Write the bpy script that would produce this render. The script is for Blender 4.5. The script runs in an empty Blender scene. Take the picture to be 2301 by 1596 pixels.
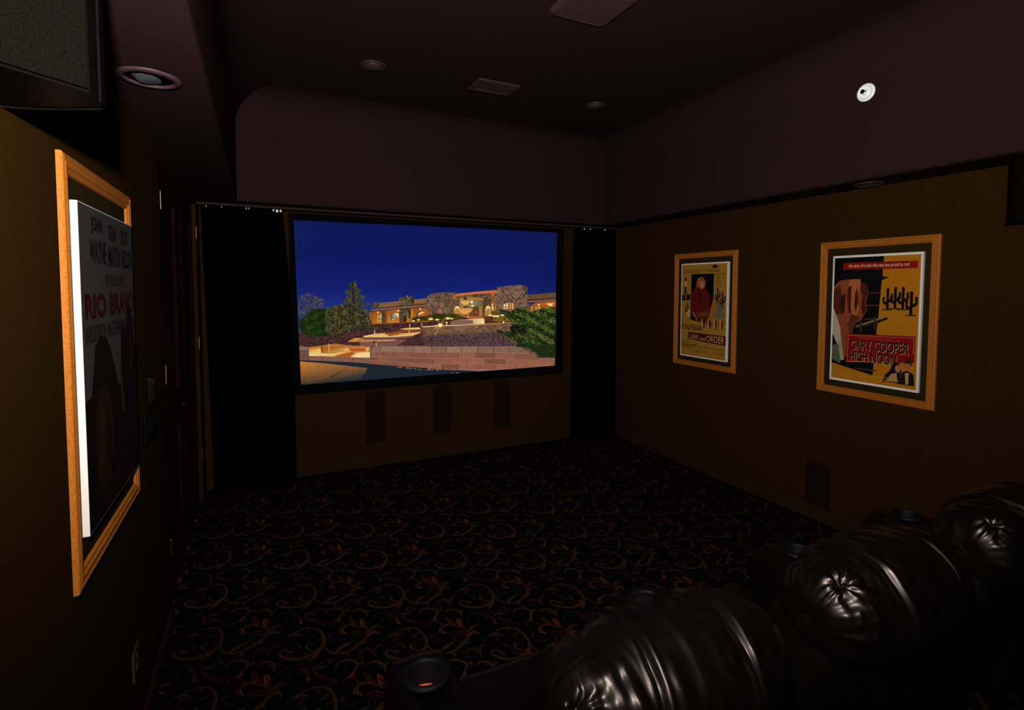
import bpy, bmesh, math, random
from mathutils import Vector, Matrix, noise
SC = bpy.context.scene
COL = SC.collection
PI = math.pi
random.seed(7)

# ---------------------------------------------------------------- camera, world, light, exposure
FPX, PX0, PY0 = 1172.919, 1150.5, 705.3           # focal length and principal point for the 2301x1596 frame
CAM = Vector((0, 0, 1.75))
YAW, PITCH, ROLL = .4518, -.0502, .0019
FW = Vector((math.sin(YAW)*math.cos(PITCH), math.cos(YAW)*math.cos(PITCH), math.sin(PITCH)))
_r = Vector((math.cos(YAW), -math.sin(YAW), 0)); _u = _r.cross(FW)
RT = _r*math.cos(ROLL) + _u*math.sin(ROLL)
UP = -_r*math.sin(ROLL) + _u*math.cos(ROLL)
cd = bpy.data.cameras.new('camera'); cam = bpy.data.objects.new('camera', cd); COL.objects.link(cam)
cd.sensor_fit = 'HORIZONTAL'; cd.sensor_width = 36; cd.lens = 36*FPX/2301
cd.shift_y = -(798-PY0)/2301; cd.clip_start = .02
m = Matrix((RT, UP, -FW)).transposed().to_4x4(); m.translation = CAM; cam.matrix_world = m
SC.camera = cam
w = bpy.data.worlds.new('world'); SC.world = w; w.use_nodes = True
w.node_tree.nodes['Background'].inputs[0].default_value = (.5, .45, .5, 1)
w.node_tree.nodes['Background'].inputs[1].default_value = .0
# the photographer's flash, a hand's breadth above the lens
FL = Vector((-.06, .015, 2.03))
ld = bpy.data.lights.new('camera_flash', 'SPOT'); ld.energy = 690; ld.color = (1, .97, .95)
ld.shadow_soft_size = .03; ld.spot_size = math.radians(168); ld.spot_blend = 1
lo = bpy.data.objects.new('camera_flash', ld); COL.objects.link(lo)
lo.location = FL
_az, _el = math.radians(27), math.radians(20)       # the flash head is tipped up a little
lo.rotation_euler = Vector((math.sin(_az)*math.cos(_el), math.cos(_az)*math.cos(_el), math.sin(_el))).to_track_quat('-Z', 'Y').to_euler()
vs = SC.view_settings; vs.view_transform = 'Standard'; vs.look = 'None'; vs.exposure = 0; vs.gamma = 1
vs.use_curve_mapping = False
SC.cycles.max_bounces = 6
SC.cycles.use_denoising = True

# ---------------------------------------------------------------- room dimensions
XL, XR, YF, YB, ZS, ZC = -.4375, 3.757, 5.12, -3.4, 2.435, 3.30
CR = .26
TX0, TX1, TY0, TY1 = -.14, 3.45, -2.3, 4.75       # the raised tray

# ---------------------------------------------------------------- helpers
def lin(c):
    return tuple(((v/255)/12.92 if v/255 <= .04045 else ((v/255+.055)/1.055)**2.4) for v in c)
def ray(x, y):
    return FW + RT*((x-PX0)/FPX) - UP*((y-PY0)/FPX)
def at(x, y, axis, val):                           # photograph position -> point on a plane of the room
    d = ray(x, y); return CAM + d*((val-CAM[axis])/d[axis])

def mat(name, color, rough=.6, metal=0., spec=.5, bump=None, vary=None, coat=0., sheen=0.):
    M = bpy.data.materials.new(name); M.use_nodes = True
    nt = M.node_tree; b = nt.nodes['Principled BSDF']
    b.inputs['Base Color'].default_value = (*color, 1); b.inputs['Roughness'].default_value = rough
    b.inputs['Metallic'].default_value = metal; b.inputs['Specular IOR Level'].default_value = spec
    b.inputs['Coat Weight'].default_value = coat; b.inputs['Sheen Weight'].default_value = sheen
    tc = nt.nodes.new('ShaderNodeTexCoord')
    def tex(scale, stretch=(1, 1, 1), detail=4):
        mp = nt.nodes.new('ShaderNodeMapping'); mp.inputs['Scale'].default_value = stretch
        nt.links.new(tc.outputs['Object'], mp.inputs['Vector'])
        n = nt.nodes.new('ShaderNodeTexNoise'); n.inputs['Scale'].default_value = scale; n.inputs['Detail'].default_value = detail
        nt.links.new(mp.outputs['Vector'], n.inputs['Vector']); return n
    if bump:
        n = tex(bump[0], bump[3] if len(bump) > 3 else (1, 1, 1))
        bp = nt.nodes.new('ShaderNodeBump'); bp.inputs['Strength'].default_value = bump[1]; bp.inputs['Distance'].default_value = bump[2]
        nt.links.new(n.outputs['Fac'], bp.inputs['Height']); nt.links.new(bp.outputs['Normal'], b.inputs['Normal'])
    vary = vary or (25, .12)
    n = tex(vary[0], vary[2] if len(vary) > 2 else (1, 1, 1))
    mr = nt.nodes.new('ShaderNodeMapRange')
    mr.inputs['From Min'].default_value = .3; mr.inputs['From Max'].default_value = .7
    mr.inputs['To Min'].default_value = 1-vary[1]; mr.inputs['To Max'].default_value = 1+vary[1]
    nt.links.new(n.outputs['Fac'], mr.inputs['Value'])
    vm = nt.nodes.new('ShaderNodeVectorMath'); vm.operation = 'SCALE'; vm.inputs[0].default_value = color
    nt.links.new(mr.outputs['Result'], vm.inputs['Scale'])
    nt.links.new(vm.outputs['Vector'], b.inputs['Base Color'])
    return M

def ink(name, emit=0., kind='plain', rough=.7, scale=30.):
    """colour comes from the print's own colour attribute, broken up by a procedural texture"""
    M = bpy.data.materials.new(name); M.use_nodes = True; nt = M.node_tree; nt.nodes.clear()
    N = nt.nodes.new; L = nt.links.new
    out = N('ShaderNodeOutputMaterial'); a = N('ShaderNodeAttribute'); a.attribute_name = 'Col'
    tc = N('ShaderNodeTexCoord'); src = a.outputs['Color']
    if kind in ('stone', 'gravel'):
        v = N('ShaderNodeTexVoronoi'); v.inputs['Scale'].default_value = scale
        L(tc.outputs['Object'], v.inputs['Vector'])
        sp = N('ShaderNodeSeparateColor'); L(v.outputs['Color'], sp.inputs[0])
        mr = N('ShaderNodeMapRange'); mr.inputs['To Min'].default_value = .25 if kind == 'gravel' else .4
        mr.inputs['To Max'].default_value = 1.9 if kind == 'gravel' else 1.6
        L(sp.outputs[0], mr.inputs['Value'])
        e = N('ShaderNodeTexVoronoi'); e.feature = 'DISTANCE_TO_EDGE'; e.inputs['Scale'].default_value = scale
        L(tc.outputs['Object'], e.inputs['Vector'])
        m2 = N('ShaderNodeMapRange'); m2.inputs['From Max'].default_value = .14; m2.inputs['To Min'].default_value = .35
        L(e.outputs['Distance'], m2.inputs['Value'])
        mu = N('ShaderNodeMath'); mu.operation = 'MULTIPLY'; L(mr.outputs[0], mu.inputs[0]); L(m2.outputs[0], mu.inputs[1])
        vm = N('ShaderNodeVectorMath'); vm.operation = 'SCALE'; L(src, vm.inputs[0]); L(mu.outputs[0], vm.inputs['Scale'])
        # warm and cool stones
        tint = N('ShaderNodeMix'); tint.data_type = 'RGBA'; tint.blend_type = 'MIX'
        tint.inputs[6].default_value = (1.15, .92, .8, 1); tint.inputs[7].default_value = (.88, 1., 1.12, 1)
        L(sp.outputs[1], tint.inputs[0])
        vm2 = N('ShaderNodeVectorMath'); vm2.operation = 'MULTIPLY'; L(vm.outputs[0], vm2.inputs[0]); L(tint.outputs[2], vm2.inputs[1])
        col = vm2.outputs[0]
    else:
        n = N('ShaderNodeTexNoise'); n.inputs['Scale'].default_value = scale; n.inputs['Detail'].default_value = 3
        L(tc.outputs['Object'], n.inputs['Vector'])
        mr = N('ShaderNodeMapRange'); mr.inputs['From Min'].default_value = .3; mr.inputs['From Max'].default_value = .7
        d = .16 if kind == 'paper' else .08 if kind == 'plain' else .35 if kind == 'mottle' else .75
        mr.inputs['To Min'].default_value = 1-d; mr.inputs['To Max'].default_value = 1+d
        L(n.outputs['Fac'], mr.inputs['Value'])
        vm = N('ShaderNodeVectorMath'); vm.operation = 'SCALE'; L(src, vm.inputs[0]); L(mr.outputs[0], vm.inputs['Scale'])
        col = vm.outputs[0]
    if emit:
        s = N('ShaderNodeEmission'); s.inputs['Strength'].default_value = emit; L(col, s.inputs['Color'])
    else:
        s = N('ShaderNodeBsdfPrincipled'); s.inputs['Roughness'].default_value = rough
        s.inputs['Specular IOR Level'].default_value = .06; L(col, s.inputs['Base Color'])
    L(s.outputs[0], out.inputs['Surface'])
    return M

def empty(name, loc, label, cat, group=None):
    o = bpy.data.objects.new(name, None); COL.objects.link(o); o.location = loc; o.empty_display_size = .05
    tag(o, label, cat, group); return o
def tag(o, label, cat, group=None):
    o['label'] = label; o['category'] = cat
    if group: o['group'] = group
    return o
def parent_to(o, p):
    o.parent = p; o.matrix_parent_inverse = Matrix.Translation(-_wl(p))
def _wl(o):
    v = Vector(o.location); p = o.parent
    if p is not None: v = v + o.matrix_parent_inverse.translation + _wl(p)
    return v
def link(name, me, mats, parent=None, smooth=False, label=None, origin=None):
    """me in world coordinates; the object origin stays at the world origin unless given"""
    o = bpy.data.objects.new(name, me); COL.objects.link(o)
    for mm in (mats if isinstance(mats, (list, tuple)) else [mats]): me.materials.append(mm)
    if smooth:
        for p in me.polygons: p.use_smooth = True
    if origin is not None:
        me.transform(Matrix.Translation(-Vector(origin))); o.location = origin
    if parent is not None: parent_to(o, parent)
    if label: o['label'] = label
    return o
def mesh_of(bm):
    me = bpy.data.meshes.new('m'); bmesh.ops.recalc_face_normals(bm, faces=bm.faces); bm.to_mesh(me); bm.free(); return me
def pydata(v, f):
    me = bpy.data.meshes.new('m'); me.from_pydata([tuple(x) for x in v], [], f); me.update(); return me
def box(bm, x0, x1, y0, y1, z0, z1, bev=0., seg=2):
    vs_ = [bm.verts.new((x, y, z)) for x in (x0, x1) for y in (y0, y1) for z in (z0, z1)]
    fs = [bm.faces.new([vs_[i] for i in q]) for q in ((0, 1, 3, 2), (4, 6, 7, 5), (0, 4, 5, 1), (2, 3, 7, 6), (0, 2, 6, 4), (1, 5, 7, 3))]
    if bev:
        es = list({e for f in fs for e in f.edges})
        bmesh.ops.bevel(bm, geom=es, offset=bev, segments=seg, affect='EDGES', profile=.6)
def boxobj(name, dims, mats, parent=None, bev=0., label=None, smooth=False):
    bm = bmesh.new(); box(bm, *dims, bev=bev); return link(name, mesh_of(bm), mats, parent, smooth, label)
def lathe(bm, prof, c, axis='Z', seg=40, a=Vector((1, 0, 0)), b=Vector((0, 1, 0)), n=Vector((0, 0, 1)), caps=(False, False)):
    rings = []
    for r, h in prof:
        rings.append([bm.verts.new(Vector(c) + (a*math.cos(2*PI*i/seg) + b*math.sin(2*PI*i/seg))*r + n*h) for i in range(seg)])
    for p, q in zip(rings, rings[1:]):
        for i in range(seg):
            bm.faces.new((p[i], p[(i+1) % seg], q[(i+1) % seg], q[i]))
    if caps[0]: bm.faces.new(rings[0])
    if caps[1]: bm.faces.new(rings[-1])
def tube(bm, pts, r, seg=10):
    pts = [Vector(p) for p in pts]; rings = []
    for i, p in enumerate(pts):
        t = (pts[min(i+1, len(pts)-1)] - pts[max(i-1, 0)]).normalized()
        up = Vector((0, 0, 1)) if abs(t.z) < .9 else Vector((1, 0, 0))
        a = t.cross(up).normalized(); b = t.cross(a)
        rings.append([bm.verts.new(p + (a*math.cos(2*PI*k/seg) + b*math.sin(2*PI*k/seg))*r) for k in range(seg)])
    for p, q in zip(rings, rings[1:]):
        for k in range(seg): bm.faces.new((p[k], p[(k+1) % seg], q[(k+1) % seg], q[k]))
    bm.faces.new(rings[0]); bm.faces.new(rings[-1])

# ---------------------------------------------------------------- materials
M_WALL = mat('olive_brown_wall_paint', (.0192, .0087, .0019), 1, bump=(260, .12, .002), vary=(60, .1), spec=.0)
M_PLUM = mat('plum_ceiling_paint', (.0178, .0086, .0096), 1, bump=(260, .12, .002), vary=(60, .1), spec=.0)
M_PLUMTRIM = mat('plum_painted_metal', (.036, .018, .0205), .5, vary=(60, .1), spec=.15)
M_BASE = mat('brown_painted_baseboard', (.018, .0085, .0022), .8, vary=(30, .12), spec=.02)
M_DOOR = mat('dark_stained_door_wood', (.0085, .0022, .0007), .55, bump=(30, .15, .002, (6, 6, .5)), vary=(20, .4, (8, 8, .6)), spec=.03)
M_OAK = mat('golden_oak_frame', (.25, .075, .0075), .5, bump=(60, .1, .001), vary=(170, .22), spec=.1)
M_MAT = mat('grey_green_mat_board', (.0170, .0108, .0038), 1, vary=(120, .1), spec=.0)
M_CANVAS = mat('white_canvas_edge', (.52, .47, .41), .9, bump=(600, .15, .001), vary=(200, .05), spec=.15)
M_PRINT = ink('poster_ink', 0, 'paper', .75, 220)
M_LETTER = ink('poster_lettering_ink', 0, 'plain', .7, 60)
M_BLACKV = mat('black_velvet_screen_border', (.0012, .0012, .0013), .95, vary=(80, .2), spec=.05)
M_CURT = mat('black_velvet_curtain', (.0006, .0006, .0006), 1, vary=(60, .3, (6, 6, .4)), spec=0)
M_TRACK = mat('dark_brown_curtain_track', (.026, .0145, .012), .9, vary=(30, .1), spec=.02)
M_WHITEP = mat('white_plastic', (.88, .88, .9), .3, vary=(40, .03), spec=.5)
M_CHROME = mat('dull_brass_metal', (.16, .085, .035), .42, metal=1, vary=(40, .1))
M_BRONZE = mat('dark_bronze_metal', (.02, .015, .013), .35, metal=1, vary=(40, .1))
M_BLACKP = mat('black_plastic', (.0008, .0008, .0008), .4, vary=(40, .1), spec=.05)
M_GRILL = mat('speaker_grille_cloth', (.0021, .0017, .0012), 1, bump=(300, .5, .003), vary=(300, .45), spec=.0)
M_SPK = mat('black_speaker_cabinet', (.0016, .001, .0006), .5, vary=(30, .15), spec=.03)
M_INWALL = mat('brown_painted_speaker_grille', (.0092, .0042, .0012), 1, bump=(500, .3, .002), vary=(300, .15), spec=.0)
M_TAN = mat('tan_cover_plate', (.045, .02, .007), .4, vary=(30, .05), spec=.3)
M_LAMP = mat('frosted_lamp_glass', (.035, .04, .048), .35, vary=(40, .25), spec=.3)
M_SHADE = mat('painted_recess_shade', (.0015, .001, .001), .9, vary=(40, .1), spec=.0)  # near-black colour painted in for the shade inside recesses
M_LEATH = mat('black_leather', (.0015, .0011, .0009), .33, bump=(420, .12, .001), vary=(30, .3), spec=.27)
M_LEATH.node_tree.nodes['Principled BSDF'].inputs['Specular Tint'].default_value = (1, .8, .68, 1)
M_COPPER = mat('copper_toned_cup_base', (.5, .085, .025), .5, vary=(60, .1), spec=.3)
M_CUP = mat('black_cup_insert', (.0016, .0016, .0018), .6, vary=(40, .1), spec=.12)
M_STUD = mat('gold_coloured_bead', (.6, .4, .1), .3, metal=1, vary=(40, .05))

# ---------------------------------------------------------------- 2D art -> layered flat mesh
class Art:
    def __init__(self, fn, step=3e-5, tone=1.):
        self.fn, self.step, self.tone = fn, step, tone; self.v, self.f, self.c, self.mi, self.d = [], [], [], [], 0.
    def poly(self, pts, col, mi=0, tiny=False, same=False):
        if not same: self.d += self.step*(.06 if tiny else 1)
        b = len(self.v)
        self.v += [self.fn(p[0], p[1], self.d) for p in pts]
        self.f.append(list(range(b, b+len(pts)))); self.mi.append(mi)
        cols = [self.ln(k) for k in col] if isinstance(col[0], (tuple, list)) else [self.ln(col)]*len(pts)
        self.c.append(cols)
    def ln(self, c): return tuple(v*self.tone for v in lin(c))
    def disc(self, x, y, rx, ry, col, n=20, mi=0, tiny=False):
        self.poly([(x+rx*math.cos(2*PI*i/n), y+ry*math.sin(2*PI*i/n)) for i in range(n)], col, mi, tiny)
    def stroke(self, pts, w, col, mi=0, tip0=.25, tip1=.1, tiny=False, sub=4):
        P = []
        n = len(pts)
        for i in range(n-1):
            p0, p1, p2, p3 = pts[max(i-1, 0)], pts[i], pts[i+1], pts[min(i+2, n-1)]
            for k in range(sub):
                t = k/sub
                P.append(tuple(.5*((2*p1[j]) + (-p0[j]+p2[j])*t + (2*p0[j]-5*p1[j]+4*p2[j]-p3[j])*t*t + (-p0[j]+3*p1[j]-3*p2[j]+p3[j])*t**3) for j in (0, 1)))
        P.append(tuple(pts[-1]))
        self.d += self.step*(.06 if tiny else 1)
        L, R = [], []
        for i, p in enumerate(P):
            q, r = P[max(i-1, 0)], P[min(i+1, len(P)-1)]
            tx, ty = r[0]-q[0], r[1]-q[1]; l = math.hypot(tx, ty) or 1
            s = i/(len(P)-1)
            ww = w*(tip0+(1-tip0)*min(1, s/.4))*(1 if s < .6 else tip1+(1-tip1)*(1-s)/.4)
            nx, ny = -ty/l*ww, tx/l*ww
            L.append((p[0]+nx, p[1]+ny)); R.append((p[0]-nx, p[1]-ny))
        for i in range(len(P)-1):
            self.poly([L[i], L[i+1], R[i+1], R[i]], col, mi, same=True)
    def text(self, s, quad, col, bold=0., shear=0., mi=0):
        """quad: top-left, top-right, bottom-right, bottom-left of the line's box"""
        V, F = glyphs(s, bold, shear); self.d += self.step; b = len(self.v)
        tl, tr, br, bl = quad
        for x, y in V:
            top = [tl[j]+(tr[j]-tl[j])*x for j in (0, 1)]; bot = [bl[j]+(br[j]-bl[j])*x for j in (0, 1)]
            self.v.append(self.fn(bot[0]+(top[0]-bot[0])*y, bot[1]+(top[1]-bot[1])*y, self.d))
        for f in F:
            self.f.append([b+i for i in f]); self.mi.append(mi); self.c.append([self.ln(col)]*len(f))
    def build(self, name, mats, parent=None, origin=None):
        me = pydata(self.v, self.f)
        at_ = me.color_attributes.new('Col', 'FLOAT_COLOR', 'CORNER')
        flat = []
        for p, cs in zip(me.polygons, self.c):
            for k in cs: flat += [*k, 1.]
        at_.data.foreach_set('color', flat)
        o = link(name, me, mats, parent, origin=origin)
        me.polygons.foreach_set('material_index', self.mi)
        return o
_gl = {}
def glyphs(s, bold, shear):
    key = (s, bold, shear)
    if key not in _gl:
        cu = bpy.data.curves.new('t', 'FONT'); cu.body = s; cu.offset = bold; cu.shear = shear; cu.resolution_u = 3; cu.fill_mode = 'FRONT'
        o = bpy.data.objects.new('t', cu); COL.objects.link(o)
        me = bpy.data.meshes.new_from_object(o)
        V = [(v.co.x, v.co.y) for v in me.vertices]; F = [list(p.vertices) for p in me.polygons]
        x0, x1 = min(v[0] for v in V), max(v[0] for v in V); y0, y1 = min(v[1] for v in V), max(v[1] for v in V)
        V = [((a-x0)/(x1-x0), (b_-y0)/(y1-y0)) for a, b_ in V]
        bpy.data.objects.remove(o); bpy.data.curves.remove(cu); bpy.data.meshes.remove(me)
        _gl[key] = (V, F)
    return _gl[key]

class Letters:                                         # each line of lettering is a part of its own
    def __init__(self, fn, tone): self.fn, self.tone, self.lines = fn, tone, []
    def text(self, s, quad, col, bold=0., shear=0.):
        n = len(self.lines); f = self.fn
        A = Art(lambda u, v, d: f(u, v, d+n*2e-5), tone=self.tone); A.text(s, quad, col, bold, shear); self.lines.append(A)
def structure(o):
    o['kind'] = 'structure'; return o

# ---------------------------------------------------------------- the room
def carpet():
    A = Art(lambda x, y, d: (x, y, d), step=4e-6)
    base = (4, 3, 3)
    A.c.append([lin(base)]*4); A.v += [(XL-.1, YB, 0), (XR, YB, 0), (XR, YF, 0), (XL-.1, YF, 0)]; A.f.append([0, 1, 2, 3]); A.mi.append(0)
    G, R, O, D, P = (62, 36, 13), (52, 19, 10), (86, 42, 14), (22, 22, 14), (46, 16, 15)   # gold, rust, orange, dark green, plum
    S = [  # strokes traced over one repeat of the pattern
        (G, 13, [(1790,550),(1900,515),(2010,525),(2085,590),(2112,670),(2085,745),(2010,800),(1900,835),(1790,830),(1710,803),(1688,770),(1715,744),(1762,750),(1775,778)]),
        (R, 9, [(2100,690),(2040,765),(1965,788),(1912,758)]), (G, 6, [(2060,740),(2000,745),(1950,718),(1945,688),(1975,678),(1990,700)]),
        (R, 9, [(2085,590),(2065,628),(2012,642)]), (R, 7, [(2030,550),(1990,600),(1950,600)]), (R, 10, [(1895,518),(1930,535),(1912,562)]),
        (R, 16, [(1720,606),(1790,585),(1872,590)]), (G, 6, [(1712,600),(1780,568),(1872,588)]), (R, 11, [(1830,600),(1795,625),(1755,668)]),
        (D, 6, [(1800,552),(1720,592),(1640,660),(1590,740),(1570,822)]),
        (R, 8, [(1800,692),(1845,680),(1872,704),(1892,742)]), (G, 9, [(1765,790),(1785,760),(1838,757)]), (R, 7, [(1820,745),(1800,790),(1830,800)]),
        (G, 12, [(1055,700),(1090,755),(1170,777),(1290,760),(1400,690),(1470,630),(1520,582),(1572,556),(1612,568),(1606,592)]),
        (G, 18, [(1175,772),(1225,715),(1330,665)]), (D, 8, [(1200,752),(1260,705),(1300,686)]), (G, 10, [(1255,765),(1300,782),(1280,812)]),
        (R, 9, [(1452,660),(1490,590),(1488,520),(1470,470),(1440,425)]), (O, 22, [(1452,500),(1450,455),(1430,418)]),
        (R, 20, [(1402,492),(1350,450),(1308,402)]), (G, 10, [(1482,520),(1400,498),(1330,480),(1262,500),(1208,552),(1282,576)]),
        (O, 9, [(1235,525),(1250,560),(1290,574)]), (R, 10, [(1480,562),(1400,545),(1340,560),(1318,585)]), (R, 9, [(1470,590),(1410,575),(1370,590)]),
        (R, 14, [(1502,565),(1545,528),(1600,492),(1652,500)]), (G, 8, [(1502,550),(1560,500),(1610,480)]), (O, 11, [(1500,592),(1560,556),(1616,566)]),
        (D, 6, [(1440,645),(1390,665),(1338,645),(1350,602),(1390,600),(1400,632)]), (D, 9, [(1300,600),(1220,645),(1140,640),(1150,672)]),
        (G, 11, [(1500,665),(1460,655),(1440,690)]),
        (G, 12, [(1338,352),(1380,326),(1440,326),(1490,360),(1492,402)]), (G, 7, [(1490,350),(1532,330)]), (D, 6, [(1480,372),(1440,352),(1390,352)]),
        (G, 11, [(1055,372),(1080,335),(1150,310),(1220,320),(1252,352),(1205,405),(1178,442)]), (G, 9, [(1250,347),(1300,324),(1292,348)]),
        (O, 11, [(1222,398),(1200,432),(1150,447)]), (P, 10, [(1160,440),(1108,472),(1152,502)]), (D, 6, [(1110,392),(1152,372),(1140,345)]),
        (P, 8, [(1180,440),(1252,470),(1240,500)]),
        (D, 9, [(1500,482),(1540,430),(1600,372),(1700,350),(1800,350),(1848,362)]), (R, 14, [(1700,372),(1785,400),(1832,470)]), (O, 8, [(1800,430),(1820,470),(1840,455)]),
        (D, 8, [(1750,362),(1740,420),(1700,442)]), (R, 11, [(1840,390),(1900,428),(1992,430)]), (P, 10, [(1868,430),(1960,450),(2062,470),(2050,502)]),
        (P, 8, [(1830,386),(1890,350),(1932,288)]), (G, 7, [(1820,370),(1900,372),(1960,340)]), (D, 8, [(1640,400),(1660,440),(1620,455)]),
        (R, 14, [(1570,812),(1560,762),(1500,732),(1440,746),(1420,792)]), (R, 12, [(1560,762),(1600,702),(1682,694)]), (D, 8, [(1545,700),(1520,740),(1560,790)]),
        (G, 14, [(2085,740),(2072,790),(2010,862)]), (R, 9, [(1950,290),(1975,330),(2010,300)]),
        (R, 10, [(2180,620),(2150,600),(2190,570)]), (P, 9, [(2180,300),(2240,280),(2260,310)]),
    ]
    def fl(p):
        q = at(500+p[0]/4.602, 1300+p[1]/4.602, 2, 0); return (q.x, q.y)
    base_pt = fl((1490, 590))
    tile = [(c, wd, [fl(p) for p in pts]) for c, wd, pts in S]
    ax, ay, bx, by = .457, -.219, 0., .44
    for i in range(-3, 13):
        for j in range(-12, 26):
            ox, oy = i*ax+j*bx, i*ay+j*by
            cx, cy = base_pt[0]+ox, base_pt[1]+oy
            if not (XL-.3 < cx < XR+.3 and .2 < cy < YF+.3): continue
            far = cy > 3.4
            for c, wd, pts in tile:
                P = [(x+ox, y+oy) for x, y in pts]
                if any(not (XL-.08 < x < XR-.02 and y < YF-.02) for x, y in P): continue
                A.d = random.random()*.0004+.0004
                A.stroke(P, wd*.00060, c, 0, .4, .25, sub=2 if far else 3)
                if wd >= 9 and not far: A.d += 1e-5; A.stroke(P, wd*.00028, tuple(v*.62 for v in c), 0, .3, .1, sub=2)   # darker heart of the leaf
    return structure(A.build('floor', [M_CARPET]))
M_CARPET = ink('scroll_pattern_carpet', 0, 'mottle', .95, 500)
M_CARPET.node_tree.nodes['Principled BSDF'].inputs['Specular IOR Level'].default_value = .02
carpet()

def room():
    bm = bmesh.new()
    box(bm, XL-.15, XL, YB, 3.12, 0, ZS)                       # up to the door opening
    box(bm, XL-.15, XL, 4.86, YF+.1, 0, ZS)
    box(bm, XL-.15, XL, 3.12, 4.86, 2.405, ZS)
    box(bm, XL-.15, XL-.06, 3.12, 4.86, 0, 2.405)              # behind the doors
    structure(link('wall_left', mesh_of(bm), M_WALL))
    structure(boxobj('wall_right', (XR, XR+.12, YB, YF+.1, 0, ZS), M_WALL))
    structure(boxobj('wall_front', (XL-.15, XR+.12, YF, YF+.12, 0, ZS), M_WALL))
    structure(boxobj('wall_back', (XL-.15, XR+.12, YB-.12, YB, 0, ZS), M_WALL))
    prof = [(-.75, ZS), (-.02, ZS), (-.010, ZS+.003), (-.003, ZS+.009), (0, ZS+.02), (0, ZC-CR-.02), (0, ZC-CR)]
    for k in range(1, 13):
        a = k/12*PI/2; prof.append((CR*(1-math.cos(a)), ZC-CR+CR*math.sin(a)))
    prof.append((CR+.02, ZC))
    V, F = [], []
    for o, z in prof:
        V += [(TX0+o, TY0+o, z), (TX1-o, TY0+o, z), (TX1-o, TY1-o, z), (TX0+o, TY1-o, z)]
    for i in range(len(prof)-1):
        for k in range(4): F.append((4*i+k, 4*i+(k+1) % 4, 4*i+4+(k+1) % 4, 4*i+4+k))
    n = 4*(len(prof)-1); F.append((n, n+1, n+2, n+3))
    c = structure(link('ceiling', pydata(V, F), M_PLUM, smooth=True))
    for ed in c.data.edges:
        if ed.vertices[0] % 4 == ed.vertices[1] % 4 or max(c.data.vertices[i].co.z for i in ed.vertices) < ZS+.001: ed.use_edge_sharp = True
    def board(name, a, b, inward, h=.1, t=.014):
        a, b, nn = Vector(a), Vector(b), Vector(inward)
        pr = [(0, 0), (t, 0), (t, h*.72), (t*.75, h*.8), (t*.7, h*.9), (t*.25, h), (0, h)]
        V = [tuple(p+nn*o+Vector((0, 0, z))) for p in (a, b) for o, z in pr]; k = len(pr)
        F = [(i, i+1, k+i+1, k+i) for i in range(k-1)] + [tuple(range(k)), tuple(range(2*k-1, k-1, -1))]
        structure(link(name, pydata(V, F), M_BASE))
    board('baseboard_left', (XL, YB, 0), (XL, 3.115, 0), (1, 0, 0))
    board('baseboard_right', (XR, YB, 0), (XR, YF, 0), (-1, 0, 0))
    board('baseboard_front', (XL, YF, 0), (XR, YF, 0), (0, -1, 0))
room()

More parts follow.
